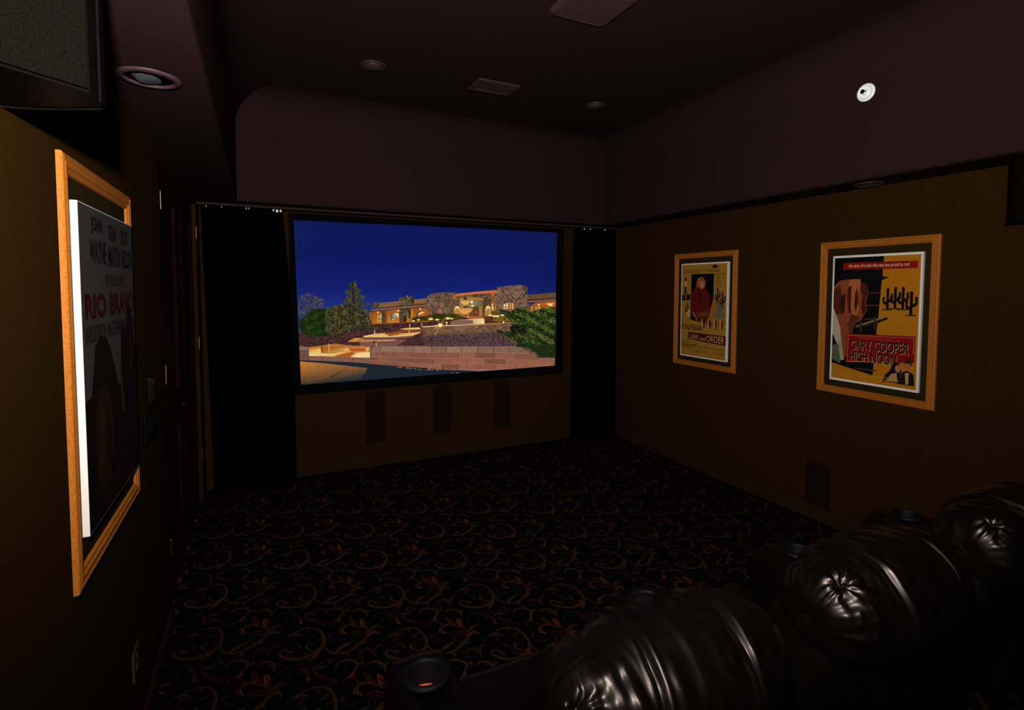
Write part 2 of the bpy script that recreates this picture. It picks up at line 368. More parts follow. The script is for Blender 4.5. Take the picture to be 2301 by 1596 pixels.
def doors():
    X = XL-.028
    for n, (y0, y1) in enumerate(((3.165, 4.005), (4.012, 4.845))):
        bm = bmesh.new()
        box(bm, X-.03, X-.012, y0, y1, .012, 2.395)
        s = .125; z0, zm, z1 = .26, 1.02, 2.27
        for (a, b, c_, d) in ((y0, y0+s, .012, 2.395), (y1-s, y1, .012, 2.395), (y0+s, y1-s, .012, z0), (y0+s, y1-s, z1, 2.395), (y0+s, y1-s, zm-.07, zm+.07)):
            box(bm, X-.013, X, a, b, c_, d, bev=.002, seg=1)
        d_ = structure(link(f'door_{n+1}', mesh_of(bm), M_DOOR))
        for (a, b) in ((z0, zm-.07), (zm+.07, z1)):
            bm = bmesh.new(); V = []
            ya, yb = y0+s, y1-s
            pr = [(0, 0), (.004, .006), (.012, .007), (.02, .003), (.026, -.004), (.03, -.012)]
            rows = []
            for o, h in pr:
                rows.append([bm.verts.new((X+h-.001, yy, zz)) for yy, zz in ((ya+o, a+o), (yb-o, a+o), (yb-o, b-o), (ya+o, b-o))])
            for p, q in zip(rows, rows[1:]):
                for k in range(4): bm.faces.new((p[k], p[(k+1) % 4], q[(k+1) % 4], q[k]))
            # raised field
            f0 = [bm.verts.new((X-.011, yy, zz)) for yy, zz in ((ya+.05, a+.05), (yb-.05, a+.05), (yb-.05, b-.05), (ya+.05, b-.05))]
            f1 = [bm.verts.new((X-.004, yy, zz)) for yy, zz in ((ya+.08, a+.08), (yb-.08, a+.08), (yb-.08, b-.08), (ya+.08, b-.08))]
            for k in range(4): bm.faces.new((f0[k], f0[(k+1) % 4], f1[(k+1) % 4], f1[k]))
            bm.faces.new(f1)
            link('panel_moulding', mesh_of(bm), M_DOOR, d_)
        hy = y0-.012 if n == 0 else y1+.004
        for zc in ((2.185, 1.30, .39) if n == 0 else (2.18, 1.30, .39)):
            bm = bmesh.new(); hx = XL+.004 if n == 0 else XL+.002
            lathe(bm, [(.0038, -.045), (.0038, .045)], (hx, hy, zc), seg=10, caps=(True, True))
            lathe(bm, [(.0045, .045), (.002, .051)], (hx, hy, zc), seg=10, caps=(True, True))
            if n == 1: lathe(bm, [(.0022, -.045), (.0022, .045)], (hx-.016, hy-.001, zc), seg=8, caps=(True, True))
            link('hinge', mesh_of(bm), M_CHROME, d_, label='brass door hinge')
        if n == 1:
            bm = bmesh.new(); yh = y0+.065; zh = .965; ax_ = dict(a=Vector((0, 1, 0)), b=Vector((0, 0, 1)), n=Vector((1, 0, 0)))
            lathe(bm, [(.028, 0), (.028, .006), (.02, .01), (.01, .012), (.01, .05)], (X, yh, zh), seg=20, caps=(False, True), **ax_)
            tube(bm, [(X+.046, yh, zh), (X+.05, yh+.03, zh+.002), (X+.05, yh+.08, zh-.002), (X+.046, yh+.115, zh+.004)], .0085)
            link('door_handle', mesh_of(bm), M_BRONZE, d_, smooth=True, label='dark bronze lever handle')
doors()

# ---------------------------------------------------------------- framed posters
PROF = [(0, 0), (0, .010), (.003, .0135), (.011, .0155), (.015, .0125), (.018, .0118), (.021, .0145), (.033, .0145), (.036, .010), (.039, .0095), (.042, .012), (.047, .0105), (.0505, .005), (.0505, 0)]
def frame_mesh(xw, s, y0, y1, z0, z1, k=1.0):
    """moulding swept round a rectangle on the wall x=xw, s = +1/-1 towards the room"""
    bm = bmesh.new(); rows = []
    for o, h in PROF:
        rows.append([bm.verts.new((xw+s*h*k, yy, zz)) for yy, zz in ((y0+o, z0+o), (y1-o, z0+o), (y1-o, z1-o), (y0+o, z1-o))])
    for p, q in zip(rows, rows[1:]):
        for i in range(4): bm.faces.new((p[i], p[(i+1) % 4], q[(i+1) % 4], q[i]))
    return mesh_of(bm)

def poster(xw, s, fr, cv, depth, label, art, k=1.0, tone=.5):
    y0, y1, z0, z1 = fr
    root = empty('framed_poster', (xw, (y0+y1)/2, z0), label, 'poster', 'framed western film posters')
    link('frame', frame_mesh(xw, s, y0, y1, z0, z1, k), M_OAK, root)
    bm = bmesh.new(); box(bm, min(xw, xw+s*.003), max(xw, xw+s*.003), y0+.04, y1-.04, z0+.04, z1-.04)
    link('mat_board', mesh_of(bm), M_MAT, root)
    a0, a1, b0, b1 = cv
    bm = bmesh.new(); box(bm, min(xw+s*.003, xw+s*depth), max(xw+s*.003, xw+s*depth), a0, a1, b0, b1, bev=.0015)
    c = link('canvas', mesh_of(bm), M_CANVAS, root, label='white edged poster board')
    xs = xw+s*(depth+.0002)
    # print coordinates: u to the right as seen from the room, v downwards
    def fn(u, v, d):
        y = a1-(a1-a0)*u if s < 0 else a0+(a1-a0)*u
        return (xs+s*d, y, b1-(b1-b0)*v)
    pr, le = Art(fn, tone=tone), Letters(lambda u, v, d: fn(u, v, d+.0012), tone)
    art(pr, le)
    pr.build('print', [M_PRINT], c)
    for a_ in le.lines: a_.build('lettering', [M_LETTER], c)
    return root

def tri_figure(A, x, y, h, col, lean=0.):              # a plain standing figure in a broad hat
    w_ = h*.16
    A.poly([(x-w_*1.1, y+h), (x-w_*.5, y+h*.5), (x-w_*.9, y+h*.22), (x+w_*.9, y+h*.22), (x+w_*.5, y+h*.5), (x+w_*1.3, y+h), (x+w_*.6, y+h), (x, y+h*.62), (x-w_*.5, y+h)], col)
    A.disc(x, y+h*.14, w_*.55, h*.09, col, 10)
    A.poly([(x-w_*1.2, y+h*.1), (x-w_*.5, y+h*.06), (x-w_*.3, y), (x+w_*.4, y), (x+w_*.5, y+h*.06), (x+w_*1.2, y+h*.1)], col)
def cactus(A, x, y, h, col):
    a = h*.09
    A.poly([(x-a, y+h), (x-a, y+h*.05), (x, y), (x+a, y+h*.05), (x+a, y+h)], col)
    A.stroke([(x, y+h*.6), (x+h*.27, y+h*.55), (x+h*.28, y+h*.25)], a*.8, col, tip0=1, tip1=1)
    A.stroke([(x, y+h*.72), (x-h*.25, y+h*.68), (x-h*.26, y+h*.42)], a*.8, col, tip0=1, tip1=1)
def line(A, s, x0, x1, y0, y1, col, bold=.0, tilt=0., shear=0.):
    A.text(s, [(x0, y0), (x1, y0+tilt), (x1, y1+tilt), (x0, y1)], col, bold, shear)

def art_noon(P, L):
    b = .022
    P.poly([(b, .018), (1-b, .018), (1-b, .982), (b, .982)], (204, 126, 20))
    P.poly([(b, .018), (.60, .018), (.59, .14), (.575, .30), (.56, .47), (.545, .60), (.52, .92), (b, .86)], (12, 9, 10))
    for yy, x0 in ((.29, .46), (.385, .42), (.49, .40), (.88, .30)):          # weathered plank gaps
        P.poly([(x0, yy), (.565, yy-.004), (.565, yy+.006), (x0, yy+.009)], (112, 52, 34))
    # a plain red-rock butte instead of a portrait
    P.poly([(b, .25), (.09, .20), (.16, .19), (.22, .165), (.33, .17), (.36, .22), (.42, .23), (.44, .31), (.41, .36), (.43, .42), (.37, .50), (.30, .53), (.26, .62), (.20, .70), (.14, .62), (.09, .55), (b, .50)], (158, 76, 40))
    P.poly([(.22, .17), (.33, .172), (.355, .225), (.31, .33), (.34, .42), (.27, .52), (.22, .44), (.25, .32), (.20, .25)], (196, 108, 56))
    P.poly([(b, .27), (.10, .23), (.13, .35), (.10, .47), (b, .47)], (92, 38, 24))
    for q in ([(.345, .20), (.42, .235), (.435, .31), (.40, .36), (.425, .42), (.385, .47), (.36, .40), (.375, .32), (.35, .27)], [(.20, .25), (.24, .24), (.235, .36), (.25, .47), (.21, .44), (.19, .33)], [(.285, .30), (.315, .25), (.325, .37), (.30, .45), (.28, .40)]): P.poly(q, (84, 33, 22))
    P.poly([(.25, .46), (.36, .48), (.30, .53), (.27, .60), (.20, .66), (.16, .60), (.22, .52)], (112, 48, 27)); P.poly([(.10, .33), (.17, .30), (.165, .45), (.12, .47)], (60, 25, 18))
    P.poly([(b, .41), (.08, .50), (.13, .60), (.15, .70), (.12, .76), (b, .62)], (196, 184, 150))   # pale foothill
    P.poly([(b, .72), (.10, .70), (.17, .80), (.12, .86), (b, .83)], (96, 104, 74)); P.poly([(.10, .70), (.14, .64), (.18, .83), (.13, .83)], (176, 170, 130))
    P.poly([(.12, .60), (.22, .55), (.26, .80), (.17, .80)], (150, 76, 34))
    P.poly([(b, .155), (.25, .135), (.45, .15), (.66, .175), (.58, .20), (.40, .185), (.2, .19), (b, .20)], (18, 13, 13))   # dark cloud bank
    for k, (x, y, h) in enumerate(((.655, .255, .16), (.735, .245, .16), (.815, .245, .165), (.90, .275, .175))):
        cactus(P, x, y, h, (22, 16, 14)); P.poly([(x-.06, y+h), (x+.05, y+h-.004), (x+.05, y+h+.004), (x-.06, y+h+.008)], (60, 34, 14))
    P.stroke([(.30, .56), (.45, .53), (.66, .475)], .016, (38, 30, 26), tip0=.9, tip1=.8); P.stroke([(.31, .555), (.45, .52), (.66, .465)], .006, (168, 132, 96), tip0=.9, tip1=.8)  # a fence rail
    P.stroke([(.36, .51), (.37, .60)], .014, (70, 48, 34), tip0=1, tip1=1); P.stroke([(.52, .475), (.53, .575)], .012, (70, 48, 34), tip0=1, tip1=1)
    P.poly([(.13, .058), (.95, .062), (.95, .115), (.13, .112)], (160, 18, 18))
    line(L, 'the story of a man who was too proud to run!', .20, .87, .068, .105, (236, 206, 150), .01, .002)
    P.poly([(.21, .615), (.955, .60), (.955, .79), (.20, .845)], (150, 14, 20))
    for q in ([(.222, .625), (.943, .612), (.943, .615), (.222, .629)], [(.213, .834), (.7, .800), (.7, .804), (.213, .839)], [(.222, .625), (.227, .625), (.218, .836), (.213, .836)], [(.938, .612), (.943, .612), (.943, .73), (.938, .73)]):
        P.poly(q, (222, 140, 84))
    L.text('STANLEY KRAMER PRODUCTIONS', [(.33, .634), (.72, .633), (.72, .650), (.33, .650)], (196, 84, 50)); L.text('presents', [(.735, .640), (.80, .640), (.80, .652), (.735, .652)], (190, 80, 48))
    for (s, q) in (('GARY COOPER', [(.255, .662), (.895, .652), (.895, .735), (.255, .735)]), ('HIGH NOON', [(.250, .748), (.775, .748), (.775, .825), (.250, .822)])):
        L.text(s, [(x+.007, y+.005) for x, y in q], (214, 158, 92), .012)
        L.text(s, q, (12, 16, 24), .012)
    # two plain riders at the lower right
    P.poly([(.63, .955), (.66, .90), (.71, .86), (.74, .80), (.80, .80), (.83, .86), (.80, .955)], (30, 20, 16)); P.poly([(.67, .945), (.72, .89), (.78, .875), (.79, .94)], (196, 150, 96)); P.disc(.79, .845, .03, .028, (196, 130, 78), 12)
    P.poly([(.80, .955), (.83, .87), (.88, .85), (.95, .87), (.965, .955)], (34, 26, 24)); P.poly([(.865, .87), (.905, .865), (.90, .95), (.875, .95)], (204, 170, 110)); P.disc(.89, .815, .036, .04, (190, 112, 62), 14)
    P.poly([(.85, .80), (.87, .765), (.92, .765), (.94, .82), (.91, .80)], (70, 30, 18))
    for i in range(6):
        for x0, x1 in ((.15, .31), (.33, .47), (.49, .62), (.64, .79)):
            if i == 1 and x0 > .4: continue
            P.poly([(x0+.004*i, .9205+.009*i), (x1, .9215+.009*i), (x1, .9245+.009*i), (x0+.004*i, .9235+.009*i)], (224, 156, 44))
    L.text('GARY COOPER', [(.49, .925), (.64, .926), (.64, .936), (.49, .935)], (232, 166, 50)); L.text('HIGH NOON', [(.68, .927), (.81, .928), (.81, .938), (.68, .937)], (232, 166, 50))

def art_law(P, L):
    b = .02
    P.poly([(b, .014), (1-b, .014), (1-b, .986), (b, .986)], (186, 134, 44))
    P.poly([(.235, .115), (.72, .115), (.72, .645), (.225, .60)], (12, 10, 14))
    P.poly([(.72, .36), (.96, .34), (.97, .62), (.60, .62)], (186, 112, 40))
    # a plain red mesa against the dark panel
    P.poly([(.235, .56), (.24, .33), (.33, .26), (.36, .20), (.52, .19), (.55, .27), (.63, .32), (.66, .50), (.62, .58), (.45, .62)], (112, 26, 20))
    P.poly([(.34, .24), (.37, .16), (.48, .145), (.55, .19), (.54, .25), (.45, .27)], (176, 92, 44)); P.poly([(.42, .20), (.50, .19), (.52, .25), (.46, .28)], (210, 140, 92))
    P.poly([(.40, .28), (.47, .30), (.44, .42), (.40, .40)], (84, 18, 16)); P.poly([(.36, .52), (.63, .50), (.62, .55), (.38, .57)], (124, 70, 34))
    tri_figure(P, .105, .155, .23, (40, 34, 26)); P.poly([(.07, .19), (.13, .185), (.135, .245), (.08, .25)], (200, 180, 120))
    P.poly([(b, .385), (.22, .375), (.21, .39), (b, .40)], (60, 46, 24)); P.poly([(.03, .34), (.09, .33), (.10, .385), (.03, .39)], (30, 26, 22)); P.poly([(.14, .335), (.22, .33), (.22, .385), (.14, .385)], (28, 26, 24))
    cactus(P, .15, .42, .13, (28, 22, 22)); P.poly([(.13, .56), (.17, .48), (.22, .50), (.23, .57)], (206, 180, 118))
    for x, y, h, c in ((.80, .255, .16, (34, 40, 36)), (.90, .30, .17, (24, 26, 34)), (.84, .38, .16, (86, 108, 84))): cactus(P, x, y, h, c)
    P.poly([(.74, .56), (.80, .46), (.90, .47), (.95, .56)], (110, 124, 92))
    P.stroke([(.29, .52), (.38, .60)], .012, (150, 130, 84), tip0=1, tip1=.8)
    for i in range(11):
        x = .49+.042*i; P.poly([(x-.016, .60+.10*((i*7) % 3)/12), (x, .565+.012*(i % 3)), (x+.016, .60+.10*((i*5) % 3)/12), (x+.01, .68), (x-.012, .675)], ((206, 158, 84), (60, 32, 18), (190, 90, 40))[i % 3])
    P.poly([(.66, .055), (.72, .03), (.73, .012), (.745, .03), (.82, .045), (.76, .06)], (40, 28, 18))
    line(L, 'FROM DODGE CITY TO TOMBSTONE...', .06, .86, .072, .104, (44, 28, 14), .0, -.002)
    for i, s in enumerate(('HIS GUNS', 'WERE THE', 'ONLY', 'LAW!')):
        line(L, s, .76, (.945, .945, .865, .87)[i], .112+.034*i, .134+.034*i, (64, 40, 16), .0)
    L.text('RONALD REAGAN', [(.025, .648), (.49, .655), (.49, .712), (.025, .712)], (24, 16, 12), .018)
    P.poly([(.18, .735), (.985, .742), (.985, .838), (.18, .812)], (88, 12, 18))
    L.text('LAW', [(.215, .752), (.42, .752), (.42, .812), (.215, .806)], (206, 170, 90), .012)
    L.text('and', [(.445, .772), (.565, .772), (.565, .812), (.445, .808)], (206, 170, 90), .0)
    L.text('ORDER', [(.585, .752), (.955, .752), (.955, .826), (.585, .814)], (206, 170, 90), .012)
    P.stroke([(.05, .842), (.16, .838), (.27, .834)], .003, (70, 34, 16)); L.text('Technicolor', [(.04, .852), (.38, .845), (.38, .885), (.04, .892)], (60, 24, 14), .012, .25)
    P.stroke([(.03, .905), (.2, .898), (.34, .9)], .004, (60, 24, 14))
    for s, x0, x1, y0, y1 in (('DOROTHY MALONE', .39, .66, .868, .892), ('PRESTON FOSTER', .69, .96, .874, .897), ('ALEX NICOL', .44, .60, .912, .933), ('RUTH HAMPTON', .74, .96, .918, .94)):
        line(L, s, x0, x1, y0, y1, (80, 52, 22), 0)
    P.disc(.385, .93, .028, .016, (64, 36, 18), 14); P.disc(.385, .93, .018, .009, (190, 150, 60), 12)

def art_rio(P, L):
    P.poly([(0.004, .003), (.996, .003), (.996, .997), (.004, .997)], (150, 148, 140))
    P.poly([(.004, .60), (.20, .58), (.50, .62), (.996, .56), (.996, .997), (.004, .997)], (26, 15, 11))
    # plain dark rock spires instead of portraits
    P.poly([(.05, .997), (.08, .62), (.14, .52), (.18, .44), (.27, .41), (.36, .42), (.43, .46), (.50, .53), (.56, .60), (.60, .72), (.62, .997)], (36, 20, 14))
    P.poly([(.14, .86), (.16, .66), (.22, .58), (.34, .58), (.42, .64), (.45, .78), (.36, .90), (.22, .93)], (104, 56, 30))
    P.poly([(.20, .84), (.21, .68), (.26, .62), (.30, .70), (.27, .84)], (134, 76, 40)); P.poly([(.34, .86), (.35, .66), (.40, .68), (.41, .78)], (80, 40, 24))
    P.poly([(.62, .78), (.64, .50), (.66, .42), (.71, .375), (.76, .42), (.80, .33), (.86, .315), (.92, .36), (.95, .45), (.996, .50), (.996, .85), (.70, .80)], (30, 20, 16))
    P.poly([(.82, .50), (.85, .42), (.90, .44), (.90, .58), (.84, .60)], (92, 52, 34)); P.poly([(.66, .54), (.69, .46), (.74, .48), (.73, .58)], (70, 40, 28))
    P.poly([(.60, .56), (.64, .56), (.69, .72), (.64, .73)], (130, 128, 120))
    for s, x0, x1, y0, y1 in (('JOHN', .17, .36, .028, .088), ('DEAN', .47, .62, .032, .090), ('RICKY', .72, .88, .034, .092), ('WAYNE', .14, .41, .103, .176), ('MARTIN', .45, .68, .107, .180), ('NELSON', .71, .96, .110, .182)):
        line(L, s, x0, x1, y0, y1, (38, 32, 30), .03)
    line(L, "HOWARD HAWKS'", .38, .76, .207, .250, (96, 84, 76), .02)
    for s, x0, x1 in (('RIO', .04, .38), ('BRAVO', .44, .985)): line(L, s, x0, x1, .272, .352, (138, 26, 26), .045)
    line(L, 'ANGIE DICKINSON \u00b7 WALTER BRENNAN \u00b7 WARD BOND', .03, .985, .372, .425, (66, 56, 52), .012)
    for i in range(3):
        for x0, x1 in ((.22, .36), (.39, .55), (.58, .72), (.75, .90)): P.poly([(x0, .90+.028*i), (x1, .90+.028*i), (x1, .913+.028*i), (x0, .913+.028*i)], (88, 66, 48))

poster(XR, -1, (1.735, 2.492, .99, 2.083), (1.820, 2.389, 1.088, 1.98), .024, 'large framed western poster with a red title banner, nearest to the chairs', art_noon, 1.3)
poster(XR, -1, (3.238, 3.996, .996, 2.083), (3.322, 3.888, 1.088, 1.984), .026, 'framed yellow western poster on the right wall nearest the black curtain', art_law, 1.3)
poster(XL, 1, (1.640, 2.392, .965, 2.083), (1.700, 2.335, 1.09, 1.972), .024, 'framed dark grey western poster with a bright white edge on left wall by the door', art_rio, 1.0, .085)

# ---------------------------------------------------------------- projection screen and its picture
M_SC = [ink('screen_light', 1., 'plain', scale=40), ink('screen_light_stone', 1., 'stone', scale=58), ink('screen_light_gravel', 1., 'gravel', scale=115), ink('screen_light_fine_gravel', 1., 'fine', scale=330)]
def screen():
    root = empty('projection_screen', (1.687, YF, .768), 'wide projection screen glowing with a stone house at night, on the front wall', 'screen')
    x0, x1, z0, z1 = .253, 3.12, .768, 2.412
    bm = bmesh.new(); rows = []
    for o, h in ((0, 0), (0, .028), (.004, .032), (.03, .034), (.044, .026), (.046, .014)):
        rows.append([bm.verts.new((xx, YF-h, zz)) for xx, zz in ((x0+o, z0+o), (x1-o, z0+o), (x1-o, z1-o), (x0+o, z1-o))])
    for p, q in zip(rows, rows[1:]):
        for i in range(4): bm.faces.new((p[i], p[(i+1) % 4], q[(i+1) % 4], q[i]))
    link('frame', mesh_of(bm), M_BLACKV, root)
    boxobj('backing', (x0+.03, x1-.03, YF-.018, YF-.002, z0+.03, z1-.03), M_BLACKV, root)
    YP = YF-.0185
    def fn(x, y, d):
        p = at(x, y, 1, YP); return (p.x, YP-d, p.z)
    A = Art(fn, 2.5e-5)
    TL, TR, BR, BL = (660, 495), (1252, 522), (1246, 822), (676, 865)
    def uv(u, v):
        t = (TL[0]+(TR[0]-TL[0])*u, TL[1]+(TR[1]-TL[1])*u); b = (BL[0]+(BR[0]-BL[0])*u, BL[1]+(BR[1]-BL[1])*u)
        return (t[0]+(b[0]-t[0])*v, t[1]+(b[1]-t[1])*v)
    def inside(p):
        x, y = p; l = 660+16*(y-495)/370; r = 1252-6*(y-522)/300
        return l+1 < x < r-1
    def clampx(p):
        x, y = p; l = 660.3+16*(y-495)/370; r = 1251.7-6*(y-522)/300
        yt = 495+27*(x-660)/592; yb = 865-43*(x-676)/570
        return (min(max(x, l), r), min(max(y, yt+.3), yb-.3))
    def pol(pts, col, mi=0, tiny=False): A.poly([clampx(p) for p in pts], col, mi, tiny)
    def mixc(a, b, t): return tuple(a[i]+(b[i]-a[i])*t for i in range(3))
    def sky(u, v):
        st = ((0, (14, 25, 84)), (.2, (13, 22, 90)), (.42, (18, 30, 108)), (.6, (34, 58, 136)), (.8, (52, 84, 150)))
        for (a, ca), (b, cb) in zip(st, st[1:]):
            if v <= b: c = mixc(ca, cb, (v-a)/(b-a)); break
        else: c = st[-1][1]
        k = max(0, abs(u-.5)*2-.55)/.45
        c = mixc(c, (24, 36, 92), .35*k*k) if u < .5 else mixc(c, (16, 24, 70), .45*k*k)
        n = noise.noise(Vector((u*3, v*14, 2)))*.5 + noise.noise(Vector((u*9, v*40, 5)))*.25
        return tuple(max(0, q*(1+.07*n)) for q in c)
    NU, NV = 30, 24
    A.d += A.step
    for i in range(NU):
        for j in range(NV):
            q = [(i/NU, j/NV*.8), ((i+1)/NU, j/NV*.8), ((i+1)/NU, (j+1)/NV*.8), (i/NU, (j+1)/NV*.8)]
            A.poly([uv(*p) for p in q], [sky(*p) for p in q], same=True)
    a = lambda x, y: (660+x/9.975, 610+y/9.975)
    b = lambda x, y: (830+x/10.459, 620+y/10.459)
    c = lambda x, y: (1030+x/9.973, 620+y/9.973)
    d = lambda x, y: (660+x/7.67, 720+y/7.67)
    e = lambda x, y: (950+x/7.544, 700+y/7.544)
    def pa(f, pts, col, mi=0): pol([f(*p) for p in pts], col, mi)
    # ---- gravel slopes and ground
    pol([(668, 745), (850, 724), (970, 716), (1060, 712), (1248, 705), (1246, 822), (676, 865)], (74, 47, 46), 2)
    # ---- house, left wing
    pa(b, [(60,650),(170,615),(245,640),(245,745),(60,745)], (98, 82, 62), 1)
    pa(b, [(245,636),(700,596),(1340,532),(1340,690),(245,760)], [(128,92,62),(132,94,62),(140,100,66),(132,92,58),(120,84,56)])
    pa(b, [(0,830),(700,770),(1430,690),(1430,1080),(0,1140)], (158, 88, 24))
    pa(b, [(20,840),(290,815),(290,1120),(60,1120)], [(126,64,20),(150,80,26),(204,122,36),(170,96,30)])
    pa(b, [(350,820),(700,780),(700,1095),(350,1108)], [(140,76,22),(170,92,26),(208,128,40),(196,116,36)])
    pa(b, [(880,800),(1380,740),(1390,1000),(1330,1040),(880,1085)], [(120,72,28),(150,84,30),(190,112,36),(196,116,38),(176,104,38)])
    pa(b, [(400,880),(410,880),(415,1100),(402,1100)], (120, 66, 24)); pa(b, [(350,870),(400,860),(400,1104),(350,1106)], (120, 64, 18))
    pa(b, [(190,930),(235,900),(290,905),(290,1075),(185,1078)], (196, 160, 82)); pa(b, [(225,905),(236,905),(236,1076),(225,1076)], (90,70,40)); pa(b, [(190,1010),(290,1005),(290,1022),(190,1026)], (70,62,50))
    pa(b, [(505,885),(690,875),(690,1052),(505,1060)], (52, 56, 56)); pa(b, [(525,900),(590,882),(590,1000),(525,1004)], (126, 134, 116)); pa(b, [(596,882),(690,880),(690,985),(596,998)], (226, 206, 162)); pa(b, [(610,930),(640,915),(650,985),(612,990)], (150,110,60))
    pa(b, [(522,1016),(555,1014),(555,1050),(522,1052)], (206,180,130)); pa(b, [(562,1014),(612,1012),(612,1046),(562,1050)], (200,172,120)); pa(b, [(625,985),(690,960),(690,1050),(625,1052)], (196,104,34))
    pa(b, [(920,820),(970,810),(970,1000),(915,1010)], (70, 62, 44), 1)
    pa(b, [(980,770),(1030,760),(1030,1010),(980,1000)], (190, 120, 36))
    pa(b, [(1100,880),(1160,838),(1260,832),(1320,850),(1335,960),(1100,975)], (96, 60, 30)); pa(b, [(1140,880),(1200,850),(1310,850),(1318,955),(1150,965)], (196, 92, 26)); pa(b, [(1150,880),(1240,840),(1305,850),(1260,880),(1200,900),(1160,930)], (214,196,150)); pa(b, [(1100,900),(1135,870),(1135,965),(1100,968)], (80,84,62))
    pa(b, [(1340,790),(1385,800),(1390,930),(1340,940)], (150, 92, 28))
    pa(b, [(290,830),(355,815),(350,1105),(290,1110)], (70, 76, 66), 1)
    pa(b, [(230,830),(290,820),(300,870)], (66, 66, 58)); pa(b, [(355,820),(420,810),(350,880)], (66, 66, 58))
    pa(b, [(700,775),(960,745),(880,830),(870,1085),(700,1095)], (92, 80, 62), 1); pa(b, [(805,930),(870,920),(870,1085),(805,1090)], (54, 58, 50), 1)
    pa(b, [(960,745),(1330,715),(1400,770),(1395,810),(1250,755),(1050,770),(900,840),(870,830)], (112, 84, 54), 1)
    pa(b, [(0,790),(300,745),(700,700),(1330,640),(1430,665),(1420,700),(700,775),(40,835)], (88, 54, 46))
    pa(b, [(40,800),(700,735),(1425,682),(1418,706),(700,768),(30,828)], [(140,98,80)]*2+[(160,110,82)]*2+[(140,98,80)]*2)
    pa(b, [(30,828),(700,768),(1418,706),(1418,716),(700,784),(30,845)], (46, 30, 24))
    for i in range(46):                                    # tile ends
        t = i/46; x, y = 60+1350*t, 795-118*t; pa(b, [(x,y-14),(x+14,y-16),(x+14,y),(x,y+2)], (108,66,54) if i % 2 else (66,40,36))
    pa(b, [(695,520),(980,478),(1050,520),(1050,660),(985,672),(695,700)], (106, 92, 62), 1); pa(b, [(980,478),(1050,520),(1050,660),(985,672)], (62, 54, 38), 1)
    pa(b, [(850,460),(880,425),(915,455),(910,475),(855,478)], (18, 20, 34)); pa(b, [(866,466),(896,462),(896,486),(866,488)], (150,150,150))
    for x, y, r in ((200,860,18),(682,818,19),(1197,782,18)): A.disc(*b(x,y), r/10.459, r/10.459*1.1, (255,224,160)); 
    # ---- towers and entry
    pa(b, [(1330,560),(1345,490),(1430,430),(1600,400),(1880,378),(2080,410),(2250,470),(2250,980),(1390,960),(1400,760),(1330,700)], (122, 94, 74), 1)
    pa(b, [(1540,790),(1580,750),(1640,745),(1700,765),(1735,800),(1735,905),(1545,905)], (70, 60, 56)); pa(b, [(1555,800),(1600,762),(1680,768),(1715,805),(1715,895),(1560,898)], [(120,86,80),(120,86,80),(150,96,76),(170,110,80),(150,90,76),(110,76,76)])
    pa(c, [(640,335),(860,262),(1000,235),(1420,200),(1500,215),(1545,265),(1545,620),(1520,830),(860,830),(730,760),(730,400)], (126, 98, 78), 1)
    pa(c, [(640,335),(860,262),(870,330),(740,345)], (60, 50, 44), 1); pa(c, [(1420,200),(1500,215),(1545,265),(1540,420),(1500,420)], (84,66,50), 1)
    pa(c, [(1540,430),(2190,372),(2190,590),(1540,600)], [(98,72,48),(92,66,44),(110,76,50),(104,72,48)])
    pa(c, [(1540,520),(2190,480),(2190,560),(1560,590)], (80, 50, 42)); pa(c, [(1555,575),(2190,530),(2190,560),(1575,596)], (140,98,80)); pa(c, [(1575,598),(2190,562),(2190,574),(1575,610)], (40,26,20))
    pa(c, [(1600,690),(1720,610),(1900,590),(2190,575),(2190,780),(1900,800),(1610,820)], [(190,90,20),(176,86,22),(200,100,26),(190,96,28),(170,84,24),(160,80,26),(160,84,40)])
    pa(c, [(1940,620),(2130,600),(2120,640),(2040,665)], (232, 170, 84)); A.disc(*c(2060,655), 4.6, 1.8, (255,232,180))
    pa(c, [(1620,690),(1880,680),(1890,790),(1620,800)], (170,118,60)); pa(c, [(1680,690),(1700,690),(1700,790),(1680,790)], (90,50,24)); pa(c, [(1780,700),(1830,690),(1840,780),(1780,785)], (210,160,90)); pa(c, [(1840,685),(1855,685),(1860,785),(1842,785)], (80,44,20))
    A.disc(*c(1800,645), 2, 2.2, (255,224,150)); pa(c, [(2045,670),(2080,670),(2075,715),(2050,715)], (236,190,120))
    pa(c, [(1520,600),(1610,620),(1605,830),(1515,840)], (104, 80, 64), 1)
    # right tower window
    pa(c, [(1000,640),(1040,600),(1120,585),(1200,592),(1250,615),(1245,800),(1010,800)], (66, 60, 52))
    pa(c, [(1010,640),(1055,612),(1055,755),(1008,755)], (220,160,84)); pa(c, [(1066,608),(1112,596),(1112,752),(1066,755)], (226,164,86)); pa(c, [(1130,596),(1180,598),(1180,750),(1130,752)], (196,130,72)); pa(c, [(1192,602),(1240,622),(1236,748),(1192,750)], (214,156,84))
    pa(c, [(1030,775),(1112,768),(1112,800),(1030,800)], (150,92,56)); pa(c, [(1130,768),(1220,764),(1210,800),(1130,800)], (150,92,60))
    for x, y in ((1030,660),(1087,665)): A.disc(*c(x,y), 1.5, 1.6, (255,240,190))
    # entry bay
    pa(c, [(-30,460),(200,430),(730,400),(740,930),(-30,960)], (110, 84, 62), 1)
    pa(c, [(20,520),(80,490),(220,470),(560,490),(580,520),(560,930),(20,950)], [(150,120,70),(150,120,70),(150,110,60),(120,90,52),(110,86,54),(120,80,44),(170,110,50)])
    pa(c, [(60,560),(300,540),(560,560),(555,700),(60,700)], [(120,120,80),(140,136,96),(88,76,50),(110,84,52),(150,120,70)])
    pa(c, [(80,520),(300,495),(565,520),(560,545),(300,530),(90,560)], (196, 116, 34))
